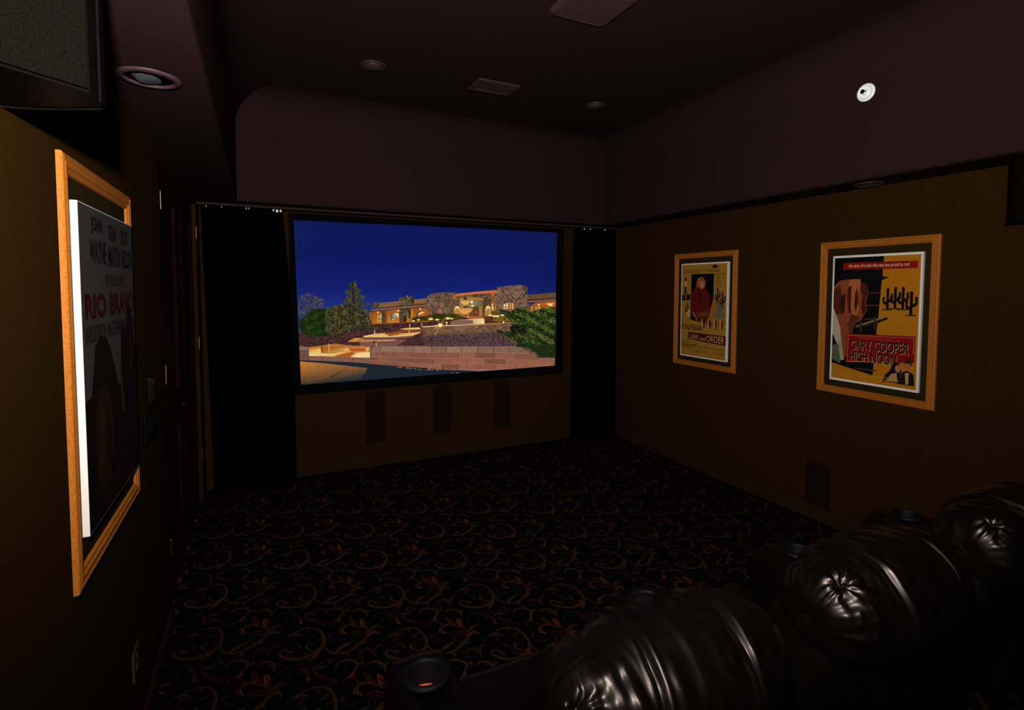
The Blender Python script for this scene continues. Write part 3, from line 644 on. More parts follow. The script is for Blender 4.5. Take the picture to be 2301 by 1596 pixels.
    pa(c, [(330,700),(460,690),(460,900),(330,905)], (96, 60, 34)); pa(c, [(230,830),(330,700),(335,905),(240,905)], (112,72,40)); pa(c, [(395,690),(402,690),(402,900),(395,900)], (58,34,20)); pa(c, [(370,790),(430,780),(430,850),(370,855)], (140,84,40))
    pa(c, [(468,695),(510,695),(515,900),(468,900)], (196,150,92))
    for k in range(5): pa(c, [(474,710+38*k),(504,710+38*k),(504,735+38*k),(474,735+38*k)], (126,84,50))
    pa(c, [(560,490),(600,490),(610,930),(545,935)], (84, 66, 48), 1)
    pa(c, [(-120,440),(0,400),(430,365),(860,335),(868,350),(745,500),(740,395),(400,410),(-20,455),(-110,520)], [(190,96,40)]*4+[(176,84,30)]*2+[(196,100,36)]*4)
    pa(c, [(-130,445),(0,395),(430,352),(740,330),(860,325),(866,348),(430,385),(0,425),(-110,462)], (196, 118, 72))
    pa(c, [(-130,440),(0,385),(430,340),(740,318),(740,332),(430,356),(0,400),(-130,448)], (84, 46, 34))
    pa(c, [(560,600),(870,640),(900,800),(1130,860),(1130,960),(560,960)], (112, 78, 42), 1)
    # lit stone sconces
    for x, y in ((-30,720),(665,715)):
        pa(c, [(x-70,y+200),(x-75,y+40),(x-40,y-30),(x,y-45),(x+45,y-25),(x+60,y+40),(x+70,y+180)], [(150,100,44),(206,150,76),(250,214,140),(255,232,170),(250,214,140),(214,156,80),(150,96,40)])
        pa(c, [(x-35,y+90),(x,y+10),(x+40,y+90),(x+26,y+90),(x,y+35),(x-22,y+90)], (110,72,36))
    A.disc(*c(298,590), 2.4, 2.8, (250,250,230)); A.disc(*c(312,672), 3.2, 1.8, (250,244,206)); A.disc(*c(298,590), 1.2, 1.6, (255,255,250))
    pa(c, [(745,520),(830,470),(850,760),(745,800)], (168, 118, 56), 1); pa(c, [(740,640),(770,620),(790,760),(742,770)], (236,190,110))
    # tiered shell fountain
    pa(c, [(105,680),(210,680),(205,715),(105,715)], (66,44,34)); pa(c, [(110,510),(150,470),(195,500),(195,535),(115,540)], (62,52,40))
    for (bx, by, n, wd, h) in ((150, 655, 9, 110, 105), (155, 860, 11, 165, 140)):
        for k in range(n):
            t = (k-(n-1)/2)/((n-1)/2); A.stroke([c(bx+t*12, by), c(bx+t*wd*.6, by-h*.35), c(bx+t*wd, by-h*(1-.12*abs(t)))], 1.1, (240, 186, 104) if k % 2 else (206,140,66), tip0=.6, tip1=.8)
    pa(c, [(95,985),(110,900),(150,860),(200,890),(215,985)], (92, 60, 36)); pa(c, [(130,930),(150,870),(160,930)], (206,150,84)); pa(c, [(175,930),(215,880),(235,930),(210,960)], (226,170,96)); pa(c, [(90,935),(212,935),(212,985),(90,985)], (44, 28, 26))
    # planting in front of the house
    pa(b, [(980,1030),(1030,970),(1200,950),(1330,930),(1560,880),(1760,900),(1900,880),(2080,900),(2190,960),(2190,1040),(1500,1050),(980,1080)], (72, 60, 24))
    for (x, y, r) in ((1090,1010,70),(1260,1000,70),(1600,960,120),(1720,960,90),(1960,950,70)): pa(b, [(x+r*math.cos(t*PI/5)*(1+.2*math.sin(3*t)), y+r*.55*math.sin(t*PI/5)) for t in range(10)], ((44,48,16),(30,34,16),(84,74,26),(78,66,22),(60,58,20))[int(x) % 5])
    for (x, y, r) in ((1030,1060,40),(1150,1035,38),(1440,1015,60),(1590,1030,50),(1840,1000,60),(1930,1005,40)): A.disc(*b(x,y), r/10.459, r/22, (226, 180, 92)); A.disc(*b(x,y), r/18, r/36, (250, 224, 150))
    pa(c, [(590,930),(700,900),(1100,890),(1120,960),(1230,1040),(1000,1060),(590,1070)], (96, 58, 36), 2)
    pa(c, [(740,1000),(850,930),(1050,920),(1130,960),(1150,1010),(900,1040)], (122, 84, 32))
    for (x, y) in ((710,885),(985,885),(800,905),(870,905)): A.disc(*c(x,y), 5, 2.2, (232,186,100)); A.disc(*c(x,y), 2.6, 1.5, (255,240,190))
    pa(c, [(220,910),(530,900),(530,960),(220,985)], (176, 84, 50)); pa(c, [(0,985),(560,950),(580,990),(580,1075),(0,1090)], [(170,128,96),(240,206,140),(255,236,180),(250,214,150),(140,106,90)])
    pa(c, [(-160,1010),(0,990),(320,990),(330,1070),(-190,1095)], (128, 98, 84)); pa(c, [(-170,1045),(325,1030),(325,1036),(-172,1052)], (90,66,58))
    pa(b, [(1795,1070),(1850,1080),(1830,1110),(1820,1160),(1800,1160)], (220,176,130))
    A.disc(*c(1008,1040), 1.8, 2, (255,226,140)); A.disc(*c(910,1072), 2.2, 1, (255,232,200))
    # upper retaining wall
    pa(e, [(0,262),(280,238),(1520,190),(1540,330),(1220,352),(900,385),(560,400),(160,410),(0,440)], [(140,84,48),(150,110,66),(96,70,56),(90,66,54),(96,70,56),(98,76,58),(100,78,58),(96,66,48),(110,66,42)])
    for r in range(5):
        for k in range(26):
            x0 = k*62+(r % 2)*31-20; x1 = x0+57; sl = lambda x: 250-.04*x
            y0 = r*34
            if random.random() < .85:
                q = [(x0, sl(x0)+y0), (x1, sl(x1)+y0), (x1, sl(x1)+y0+28), (x0, sl(x0)+y0+28)]
                if x1 < 1500 and sl(x1)+y0+28 < 400-.03*x1: pa(e, q, (lambda k: tuple(v*k for v in (112, 84, 66)))(random.uniform(.72, 1.25)))
    pa(e, [(0,255),(280,232),(820,222),(1520,185),(1530,198),(820,238),(280,248),(0,272)], [(255,190,120),(255,226,170),(206,150,110),(196,130,96),(150,100,76),(160,116,90),(226,170,110),(216,140,80)])
    # gravel slope with larger stones
    pa(e, [(0,440),(160,405),(560,395),(900,380),(1220,350),(1500,470),(1720,590),(0,592)], (88, 64, 70), 2)
    # stepped path, lit by low lamps
    pa(d, [(1130,360),(1760,330),(1950,330),(1760,440),(1300,470),(1140,450)], (120, 78, 70))
    pa(d, [(260,465),(720,400),(960,430),(1150,440),(1310,450),(1310,640),(260,615)], [(206,116,34),(176,98,30),(160,96,40),(170,100,56),(190,120,60),(214,156,76),(230,176,96)])
    pa(d, [(1120,520),(1310,470),(1310,480),(1250,535)], (230, 178, 96))
    pa(d, [(260,520),(460,480),(870,460),(960,500),(940,540),(700,600),(260,612)], [(206,150,66),(226,180,96),(236,200,120),(226,176,90),(190,120,44),(232,196,120),(236,204,130)])
    pa(d, [(470,440),(900,450),(870,540),(700,570),(480,560)], [(150,86,32),(180,110,44),(220,180,104),(206,166,92),(180,112,42)])
    pa(d, [(940,480),(1230,480),(1250,530),(1000,540)], (176, 88, 32)); pa(d, [(700,610),(1000,545),(1060,560),(960,630),(760,625)], (168, 84, 30))
    pa(d, [(980,640),(1100,560),(1310,545),(1310,642)], (236, 208, 140))
    pa(d, [(458,450),(500,440),(500,560),(470,555)], (142,74,24)); A.stroke([d(500,560), d(620,566), d(760,545), d(870,520)], .5, (120,78,36), tip0=1, tip1=1)
    pa(d, [(930,360),(1060,300),(1190,310),(1740,335),(1735,350),(1160,372),(940,372)], [(196,130,48),(206,130,50),(226,170,96),(230,180,110),(206,150,90),(190,120,60),(190,112,40)])
    pa(d, [(1060,340),(1180,300),(1200,330),(1150,365)], (206,128,40)); pa(d, [(1195,300),(1770,285),(1770,335),(1180,335)], (112, 72, 70))
    pa(d, [(1195,270),(1330,245),(1800,225),(2180,200),(2180,215),(2000,280),(1540,290),(1200,292)], [(226,166,86),(232,196,120),(206,130,60),(230,190,120),(226,180,104),(240,206,136),(232,190,110),(236,190,110)])
    pa(d, [(1600,230),(1860,205),(1800,250),(1640,275)], (170, 86, 30)); pa(d, [(1360,235),(1570,222),(1570,262),(1370,275)], (214, 184, 110))
    pa(d, [(1760,285),(2060,262),(2030,300),(1770,320)], (112, 74, 66)); pa(d, [(1350,222),(1700,200),(1900,165),(2170,160),(2170,195),(1850,205),(1380,232)], (130, 72, 50))
    pa(d, [(1810,150),(1900,135),(2160,122),(2180,150),(1900,162)], [(206,130,46),(226,170,80),(236,190,110),(255,226,160),(226,150,70)])
    pa(d, [(2170,130),(2225,122),(2225,195),(2175,200)], (118, 66, 40))
    for (pts) in ([(608,405),(608,545)], [(1393,170),(1390,270)], [(1424,385),(1424,450)], [(2000,65),(1980,265)], [(2205,50),(2205,110)]):
        A.stroke([d(*p) for p in pts], .7, (232,190,120), tip0=1, tip1=.8)
    for (pts) in ([(610,400),(612,358),(650,350),(660,380)], [(1395,168),(1400,130),(1432,126),(1440,150)], [(1424,390),(1428,340),(1400,328),(1385,345)], [(2205,52),(2190,46),(2168,50)]):
        A.stroke([d(*p) for p in pts], .5, (110,70,44), tip0=1, tip1=1)
    pa(d, [(1385,335),(1410,385),(1358,385)], (46,40,30))
    for i in range(40):                                    # ragged stones along the steps
        x = random.choice((random.uniform(1100,1200), random.uniform(1220,1330), random.uniform(1740,1880), random.uniform(860,1130))); y = {0:1}.get(0, 1)*(345 if x > 1200 else 350 if x > 1100 else 420)+random.uniform(-8, 12)
        s = random.uniform(5, 11); pa(d, [(x-s,y),(x,y-s*.7),(x+s,y),(x,y+s*.6)], random.choice(((96,56,36),(170,110,60),(60,36,28))))
    # front retaining wall of split-face blocks
    pa(d, [(90,440),(262,462),(258,690),(100,690)], (110, 76, 60)); pa(d, [(90,440),(262,462),(262,520),(95,515)], (132, 100, 82)); pa(d, [(95,515),(262,520),(262,526),(95,522)], (70,46,38)); pa(d, [(172,590),(184,590),(180,640),(170,640)], (40,26,22))
    pa(d, [(262,618),(1310,645),(1320,745),(1000,720),(262,690)], (124, 88, 78))
    for x in (262, 497, 1022): pa(d, [(x-5,625),(x+5,625),(x+4,700),(x-4,700)], (60,42,38))
    pa(d, [(1310,490),(1420,448),(1500,440),(2301,440),(2301,815),(1310,752)], (134, 94, 80))
    pa(e, [(0,592),(1720,592),(1940,720),(1960,780),(2240,785),(2240,935),(960,1015),(0,960),(-560,830),(-560,600)], (136, 92, 74))
    rows_ = [(592, 690), (694, 790), (796, 888), (892, 985)]
    offs = [(-890, -715, -314, -160, 145, 390, 645, 918, 1195, 1455, 1722, 1980), (-890, -683, -457, -218, 35, 305, 592, 893, 1212, 1560, 1950), (-890, -793, -570, -339, -93, 172, 430, 738, 1052, 1382, 1745, 2160), (-890, -452, -262, 40, 315, 600, 905, 1220, 1570, 1900)]
    def wy(x, y):                                          # courses dip where the wall turns away on either side
        k = (y-592)/390
        if x < 0: y -= k*(-x)*.095-(max(0, -x-700)*.2*(1-k))
        if x > 1200: y += (x-1200)*.05*(1-abs(k-.5))
        return y
    for r, (y0, y1) in enumerate(rows_):
        for x0, x1 in zip(offs[r], offs[r][1:]):
            if x1 > 2240: x1 = 2238
            top = (140, 106, 88) if r == 0 else (136, 84, 64)
            k = random.uniform(.88, 1.12); col = tuple(v*k for v in top)
            n = 3
            up = [(x0+7+(x1-x0-12)*t/n, wy(x0+(x1-x0)*t/n, y0)+6) for t in range(n+1)]; dn = [(x0+7+(x1-x0-12)*t/n, wy(x0+(x1-x0)*t/n, y1)-1) for t in range(n, -1, -1)]
            if r == 0 and x0 > 1700: continue
            pa(e, up+dn, col, 3 if False else 0)
            pa(e, [dn[0], dn[-1], (dn[-1][0], dn[-1][1]+5), (dn[0][0], dn[0][1]+5)], (150, 118, 104))
            pa(e, [(x0-2, wy(x0, y0)+4), (x0+5, wy(x0, y0)+4), (x0+4, wy(x0, y1)), (x0-2, wy(x0, y1))], (66, 42, 36))
            for q in range(26):                             # split-face grit
                gx, gy = random.uniform(x0+12, x1-10), random.uniform(y0+22, y1-8); s = random.uniform(3, 7)
                A.poly([clampx(e(gx-s, wy(gx, gy))), clampx(e(gx, wy(gx, gy)-s)), clampx(e(gx+s, wy(gx, gy))), clampx(e(gx, wy(gx, gy)+s))], tuple(v*random.choice((.8, .88, 1.12, 1.2)) for v in col), 0, tiny=True)
    # asphalt drive, shaded and lit
    pa(d, [(100,690),(262,690),(1000,725),(1320,752),(2301,820),(2301,960),(115,1118)], (28, 36, 46), 3)
    pa(e, [(-40,960),(960,1015),(1060,1012),(640,1050),(-40,1100)], (28, 37, 48), 3)
    pa(d, [(102,705),(500,735),(1275,820),(1210,930),(1150,1010),(420,1080),(112,1112)], [(196,124,50),(170,110,50),(110,82,48),(60,56,50),(38,44,50),(56,50,44),(50,48,46)], 3)
    A.stroke([d(440,1085), d(620,985), d(780,900), d(930,830)], 1.1, (74,48,26), tip0=.6, tip1=.2)
    for i in range(110):                                   # pale pebbles along the foot of the wall
        t = random.random(); x = -460+t*1700; y = wy(x, 985)+random.uniform(-10, 10)-(0 if x > 0 else 4)
        s = random.uniform(5, 15)*(1 if x < 500 else .7); pa(e, [(x-s,y+s*.4),(x-s*.4,y-s*.6),(x+s*.6,y-s*.5),(x+s,y+s*.3),(x,y+s*.7)], random.choice(((170,140,112),(120,92,74),(150,116,90))))
    for x, y, r in ((495,1052,16),(580,1040,14),(553,1045,7)): pa(e, [(x-r,y+4),(x-r*.3,y-r*.7),(x+r,y-r*.3),(x+r*.8,y+r*.5)], (190,160,140))
    # ---- foliage
    def spray(x, y, ln, wd, ang, col):
        ca, sa = math.cos(ang)*ln, math.sin(ang)*ln; px_, py_ = -math.sin(ang)*wd, math.cos(ang)*wd
        A.poly([clampx(q) for q in ((x, y), (x+ca*.45+px_, y+sa*.45+py_), (x+ca, y+sa), (x+ca*.45-px_, y+sa*.45-py_))], col, 0, tiny=True)
    def jit(cl, k=.25):
        s = random.uniform(1-k, 1+k); return tuple(v*s for v in cl)
    # bare-ish tree, left
    for i in range(620):
        t = random.uniform(0, 2*PI); r = math.sqrt(random.random()); x, y = 350+r*330*math.cos(t), 790+r*290*math.sin(t)
        if x < 90 or random.random() < .12: continue
        q = a(x, y)
        if inside(q): spray(*q, random.uniform(2.5, 5.5), .8, random.uniform(0, 2*PI), jit(random.choice(((86,72,52),(104,84,64),(58,56,34),(78,66,40)))))
    for p in ([(330,1000),(340,760),(330,480)], [(340,860),(480,700),(600,560)], [(340,800),(230,680),(190,540)]): A.stroke([a(*q) for q in p], .7, (70,58,52), tip0=1, tip1=.3)
    # spruce
    pa(a, [(1310,240),(1330,240),(1400,900),(1300,900)], (34, 30, 22))
    for i in range(950):
        h = random.random()**.75; y = 230+h*680; sgn = random.choice((-1, 1))
        tier = .72+.28*math.sin(h*26+sgn)
        reach = (30+h*(360 if sgn < 0 else 400))*tier; x = 1320+sgn*random.random()**.8*reach+h*30
        q = a(x, y-.10*abs(x-1320)+h*30); col = random.choice(((40,50,40),(52,58,42),(30,40,40),(74,68,36),(90,76,36))) if sgn > 0 or h > .3 else random.choice(((40,46,34),(66,62,34),(30,38,36)))
        spray(*q, random.uniform(2.5, 6.5), 1.2, (PI if sgn < 0 else 0)+random.uniform(-.6, .6)-.25*sgn*-1, jit(col))
    # clipped shrubs
    SH = [(110,1120),(250,1000),(420,850),(700,840),(900,790),(1150,740),(1300,740),(1420,860),(1580,900),(1700,1040),(1740,1150),(1700,1260),(1350,1330),(850,1430),(380,1455),(200,1370),(120,1260)]
    def inpoly(x, y, P):
        r = False
        for (x0, y0), (x1, y1) in zip(P, P[1:]+P[:1]):
            if (y0 > y) != (y1 > y) and x < (x1-x0)*(y-y0)/(y1-y0)+x0: r = not r
        return r
    pa(a, SH, (24, 30, 16))
    for i in range(2900):
        x, y = random.uniform(100, 1740), random.uniform(740, 1450)
        if not inpoly(x+random.uniform(-25, 25), y+random.uniform(-25, 25), SH): continue
        q = a(x, y)
        if not inside(q): continue
        lit = .55+.45*math.sin(x*.021+y*.013)*math.cos(y*.019-x*.007)
        col = ((30,52,14) if x < 700 else (66,66,44)) if random.random() < .62 else ((46,76,20) if x < 700 else (100,90,52))
        if 850 < x < 1150 and random.random() < .3: col = (106, 78, 36)
        spray(*q, random.uniform(2.5, 5), 1.25, -PI/2+random.uniform(-1.1, 1.1), jit(tuple(v*(.55+.55*lit) for v in col)))
    # junipers, right
    pa(c, [(860,730),(960,770),(1150,800),(1300,720),(1450,740),(1560,850),(1700,770),(1950,740),(2190,690),(2190,1596),(1300,1590),(1250,1450),(1000,1290),(900,1240),(1150,1250),(1130,1150),(1230,1060),(1130,920)], (26, 36, 18))
    pa(e, [(1200,320),(1500,340),(1750,250),(2240,200),(2240,780),(1980,770),(1900,700),(1700,585),(1480,460),(1350,370)], (24, 34, 16))
    pa(e, [(1460,270),(1560,220),(1730,290),(1720,380),(1600,390),(1480,320)], (22, 26, 24), 2); pa(e, [(1700,380),(1830,390),(1850,430),(1720,430)], (96,66,66), 2)
    for i in range(3600):
        x, y = random.uniform(1000, 2200), random.uniform(700, 2100)
        px_, py_ = c(x, y); ex, ey = (px_-950)*7.544, (py_-700)*7.544
        top = 800-.09*(x-1000)+60*math.sin(x*.012); low = 320+(ex-1200)*.62
        if y < top or ey > min(low, 790): continue
        if 1460 < ex < 1760 and 230 < ey < 400 and random.random() < .8: continue
        if ex < 1500 and 150 < ey < 320 and x < 1250: continue
        band = math.sin((ey-ex*.55)*.035)
        col = (86, 92, 34) if band > .45 else (44, 66, 18) if band > -.3 else (26, 42, 18)
        if random.random() < .12: col = (112, 112, 60)
        if ey > 560: col = tuple(v*.8 for v in (40, 62, 20))
        if inside((px_, py_)): spray(px_, py_, random.uniform(3.5, 8), .8, PI+.55+random.uniform(-.35, .35), jit(col))
    for i in range(26):
        x = 860+random.random()*280; spray(*c(x, 740+(x-860)*.75+random.uniform(-20, 40)), 9, 1.2, .7+random.uniform(-.3, .3), jit((44, 50, 36)))
    # flood lamp star burst
    L0 = e(283, 230)
    for ang, ln in ((-1.05, 20), (2.05, 30), (2.55, 24), (-.55, 16), (.05, 14), (3.2, 12), (-2.2, 10), (1.2, 10)):
        A.stroke([L0, (L0[0]+ln*math.cos(ang), L0[1]+ln*math.sin(ang))], .55, (226, 164, 88), tip0=1, tip1=.02)
    A.disc(*L0, 5.2, 4.4, (244, 176, 84)); A.disc(*L0, 3.9, 3.4, (255, 220, 140)); A.disc(*L0, 2.6, 2.5, (255, 252, 235))
    o = A.build('picture', M_SC, root, origin=(1.687, YP, 1.6))
    o['label'] = 'glowing projected picture of a stone house and garden walls under a deep blue night sky'
    return root
screen()

# ---------------------------------------------------------------- curtains and track
def curtain(name, x0t, x1t, x0b, x1b, label, flip):
    NX, NZ = 120, 40; V, F = [], []
    nf = 9 if x1t-x0t > .5 else 8
    for j in range(NZ+1):
        s = j/NZ; z = 2.405-(2.405-.012)*s
        for i in range(NX+1):
            t = i/NX
            xa = x0t+(x0b-x0t)*min(1, s*1.05); xb = x1t+(x1b-x1t)*(1-(1-s)**3)
            x = xa+(xb-xa)*t
            ph = t*nf*2*PI+.5*math.sin(3*t+s)+.25*noise.noise(Vector((t*6, s*2, x0t)))
            y = 4.955+(.012+.026*min(1, .25+s*2))*math.sin(ph)+.006*noise.noise(Vector((t*9, s*5, 3)))
            V.append((x+.006*math.cos(ph), y, z))
    for j in range(NZ):
        for i in range(NX):
            k = j*(NX+1)+i; F.append((k, k+1, k+NX+2, k+NX+1))
    root = empty(name, ((x0t+x1t)/2, 4.955, .012), label, 'curtain', 'black stage curtains')
    o = link('drape', pydata(V, F), M_CURT, root, smooth=True)
    md = o.modifiers.new('thick', 'SOLIDIFY'); md.thickness = .004
    spots = [(x0t+.05, .6), (x0t+.16, .5), (x0t+.34, 1), (x0t+.36, .8), (x1t-.062, 1.5), (x1t-.034, 2.4), (x1t-.006, 2.)] if not flip else [(x0t+.12, .9), (x0t+.20, .35), (x0t+.40, .3)]
    for x, k in spots:
        bm = bmesh.new(); r = .0045*k
        lathe(bm, [(r*.5, -r*1.2), (r, -r*.5), (r, r*.6), (r*.4, r*1.3)], (x, 4.915, 2.4125-r*1.35), seg=10, caps=(True, True))
        box(bm, x-.0015, x+.0015, 4.915, 4.95, 2.402-r, 2.4125-r)
        link('glider', mesh_of(bm), M_WHITEP, root, smooth=True, label='small white curtain glider')
curtain('curtain', -.418, .19, -.375, .262, 'wide black pleated curtain hanging left of the screen by the door', False)
curtain('curtain', 3.165, 3.735, 3.15, 3.738, 'narrower black pleated curtain hanging right of the screen in the corner', True)
bm = bmesh.new(); box(bm, XL+.004, XR-.004, 4.895, 4.915, 2.4145, 2.4345, bev=.003); box(bm, XL+.004, XR-.004, 4.928, 4.985, 2.421, 2.4345)
tk = link('curtain_track', mesh_of(bm), M_TRACK); tag(tk, 'long dark curtain track running under the front ceiling soffit above the screen', 'curtain track')

# ---------------------------------------------------------------- speakers
def wall_speaker(xw, s, label, dy=0.):
    """surround speaker: plan outline (distance from wall, y) with two grille faces, hung under the soffit"""
    root = empty('surround_speaker', (xw, 1.2+dy, 2.098), label, 'speaker', 'black surround speakers high on the side walls')
    z0, z1 = 2.098, ZS-.012
    plan = [(0, 1.045), (.078, 1.11), (.172, 1.192), (.174, 1.215), (.174, 1.262), (.168, 1.276)]
    for k in range(1, 9):
        t = k/8; plan.append((.168*(1-t)**1.15+.0*t, 1.276+.062*math.sin(t*PI/2)+.006*t))
    plan = [(o, y+dy) for o, y in plan]
    bm = bmesh.new()
    bot = [bm.verts.new((xw+s*o, y, z0)) for o, y in plan]; top = [bm.verts.new((xw+s*o, y, z1)) for o, y in plan]
    n = len(plan)
    for i in range(n): bm.faces.new((bot[i], bot[(i+1) % n], top[(i+1) % n], top[i]))
    bm.faces.new(bot); bm.faces.new(top)
    link('cabinet', mesh_of(bm), M_SPK, root)
    def slab(p, q, off, th, za, zb, name, mm):
        p, q = Vector((xw+s*p[0], p[1], 0)), Vector((xw+s*q[0], q[1], 0)); t = (q-p).normalized(); nn = Vector((t.y, -t.x, 0))*(1 if s > 0 else -1)
        bm = bmesh.new(); vs_ = []
        for zz in (za, zb):
            for w_, o in ((0, off), (1, off), (1, off+th), (0, off+th)):
                vs_.append(bm.verts.new((p+(q-p)*w_+nn*o) + Vector((0, 0, zz))))
        for qd in ((0, 1, 2, 3), (4, 5, 6, 7), (0, 1, 5, 4), (1, 2, 6, 5), (2, 3, 7, 6), (3, 0, 4, 7)): bm.faces.new([vs_[i] for i in qd])
        return link(name, mesh_of(bm), mm, root)
    slab((.006, 1.05+dy), (.166, 1.187+dy), .001, .009, z0+.004, z1-.004, 'grille', M_GRILL)
    slab((.1745, 1.238+dy), (.1745, 1.272+dy), .0005, .004, z0-.002, z1-.002, 'grille', M_GRILL)
    bm = bmesh.new(); out = [(o+(.004 if o > .01 else 0), y+(.004 if i > 4 else 0)) for i, (o, y) in enumerate(plan)][5:]
    lo_, hi_ = [], []
    for o, y in out:
        lo_.append(bm.verts.new((xw+s*o, y, z0-.004))); hi_.append(bm.verts.new((xw+s*o, y, z0+.006)))
    for i in range(len(out)-1): bm.faces.new((lo_[i], lo_[i+1], hi_[i+1], hi_[i]))
    link('rim', mesh_of(bm), M_SPK, root)
wall_speaker(XL, 1, 'black surround speaker high on the left wall above the bright-edged poster')
wall_speaker(XR, -1, 'black surround speaker high on the right wall at the picture edge', .085)

def inwall(axis, c0, c1, z0, z1, label):
    t = .004
    if axis == 1: dims = (c0, c1, YF-t, YF, z0, z1); loc = ((c0+c1)/2, YF, z0)
    else: dims = (XR-t, XR, c0, c1, z0, z1); loc = (XR, (c0+c1)/2, z0)
    root = empty('in_wall_speaker', loc, label, 'speaker', 'flush speakers in the walls')
    bm = bmesh.new()
    if axis == 1:
        for q in ((c0-.006, c0, z0-.006, z1+.006), (c1, c1+.006, z0-.006, z1+.006)): box(bm, q[0], q[1], YF-.006, YF, q[2], q[3])
        for q in ((z0-.006, z0), (z1, z1+.006)): box(bm, c0, c1, YF-.006, YF, q[0], q[1])
    else:
        for q in ((c0-.006, c0, z0-.006, z1+.006), (c1, c1+.006, z0-.006, z1+.006)): box(bm, XR-.006, XR, q[0], q[1], q[2], q[3])
        for q in ((z0-.006, z0), (z1, z1+.006)): box(bm, XR-.006, XR, c0, c1, q[0], q[1])
    link('bezel', mesh_of(bm), M_WALL, root)
    boxobj('grille', dims, M_INWALL, root)
inwall(1, .905, 1.10, .232, .738, 'flush brown speaker grille under the screen, nearest the left curtain')
inwall(1, 1.588, 1.780, .234, .748, 'flush brown speaker grille under the middle of the screen')
inwall(1, 2.266, 2.460, .232, .738, 'flush brown speaker grille under the screen, nearest the right curtain')
inwall(0, 2.372, 2.562, .110, .438, 'short flush speaker grille low on the right wall below the red banner poster')

# ---------------------------------------------------------------- plates and small fittings on the walls
def plate(xw, s, y0, y1, z0, z1, t, name, label, cat, mm, detail):
    root = empty(name, (xw, (y0+y1)/2, z0), label, cat)
    boxobj('cover_plate', (min(xw, xw+s*t), max(xw, xw+s*t), y0, y1, z0, z1), mm, root, bev=t*.35)
    yc = (y0+y1)/2
    if detail == 'outlet':
        for zc in (z0+(z1-z0)*.3, z0+(z1-z0)*.7):
            bm = bmesh.new(); lathe(bm, [(.016, 0), (.016, .0015), (.014, .002)], (xw+s*t, yc, zc), seg=20, a=Vector((0, 1, 0)), b=Vector((0, 0, 1)), n=Vector((s, 0, 0)), caps=(False, True))
            link('socket', mesh_of(bm), mm, root)
    if detail == 'switches':
        for k in range(4):
            y = y0+(y1-y0)*(k+.5)/4; boxobj('switch', (min(xw+s*t, xw+s*(t+.006)), max(xw+s*t, xw+s*(t+.006)), y-.014, y+.014, (z0+z1)/2-.03, (z0+z1)/2+.03), M_BLACKP, root, bev=.002)
    if detail == 'keys':
        for k in range(3): boxobj('button', (xw+s*t, xw+s*(t+.002), y0+.012, y1-.012, z1-.03-.03*k, z1-.012-.03*k), M_BRONZE, root, bev=.0008)
    return root
plate(XL, 1, 2.225, 2.315, .32, .425, .008, 'wall_outlet', 'tan outlet cover low on the left wall below the dark poster', 'outlet', M_TAN, 'outlet')
plate(XL, 1, 2.575, 2.825, 1.092, 1.212, .008, 'switch_plate', 'wide black switch plate on the left wall beside the door', 'light switch', M_BLACKP, 'switches')
plate(XL, 1, 2.652, 2.735, 1.248, 1.362, .020, 'wall_keypad', 'small black control keypad above the wide switch plate', 'keypad', M_BLACKP, 'keys')
plate(XR, -1, 4.450, 4.535, .300, .395, .006, 'wall_outlet', 'dark outlet cover low on the right wall beside the corner curtain', 'outlet', M_BASE, 'outlet')
plate(XR, -1, 1.832, 1.905, .300, .415, .006, 'wall_outlet', 'outlet cover low on the right wall behind the far armrest', 'outlet', M_BASE, 'outlet')
bm = bmesh.new(); lathe(bm, [(.005, 0), (.005, .004), (.002, .006)], (1.66, TY1, 2.565), seg=12, a=Vector((1, 0, 0)), b=Vector((0, 0, 1)), n=Vector((0, -1, 0)), caps=(False, True))
tag(link('wall_stud', mesh_of(bm), M_STUD), 'tiny gold bead on the plum soffit face above the middle of the screen', 'stud')

# ---------------------------------------------------------------- ceiling fittings
def eyeball(x, y, z, r, tilt, label, lamp=True):
    root = empty('eyeball_downlight', (x, y, z), label, 'downlight', 'recessed eyeball lights in the soffit')
    dn = Vector((0, 0, -1))
    bm = bmesh.new(); lathe(bm, [(r, .0), (r, .003), (r*.97, .006), (r*.80, .009), (r*.76, .006), (r*.74, -.02)], (x, y, z), seg=48, n=dn)
    link('trim_ring', mesh_of(bm), M_PLUMTRIM, root, smooth=True)
    bm = bmesh.new(); prof = []
    for k in range(13):
        a_ = -PI/2+PI*k/12*.74; prof.append((r*.72*math.cos(a_), r*.72*math.sin(a_)*.9))
    n = Vector(tilt).normalized(); a = n.cross(Vector((0, 1, .2))).normalized(); b_ = n.cross(a)
    lathe(bm, prof, Vector((x, y, z+.040)), seg=36, a=a, b=b_, n=n)
    link('eyeball', mesh_of(bm), M_PLUMTRIM, root, smooth=True)
    h = prof[-1]
    bm = bmesh.new(); lathe(bm, [(h[0]*1.0, h[1]), (h[0]*.9, h[1]+.001), (h[0]*.5, h[1]+.006), (.002, h[1]+.008)], Vector((x, y, z+.040)), seg=30, a=a, b=b_, n=n, caps=(False, True))
    link('lamp_lens', mesh_of(bm), M_LAMP, root, smooth=True)
    bm = bmesh.new(); lathe(bm, [(r*.75, .0005), (.001, .0008)], (x, y, z-.0), seg=30, n=dn, caps=(False, True))
    link('socket_shadow', mesh_of(bm), M_SHADE, root)  # dark disc stands in for shade in the socket, soffit is uncut
eyeball(-.308, 2.092, ZS, .090, (.25, -.15, -.9), 'plum eyeball downlight in the left soffit beside the surround speaker')
eyeball(3.625, 2.10, ZS, .088, (-.25, -.1, -.9), 'dark eyeball downlight in the right soffit above the red banner poster')
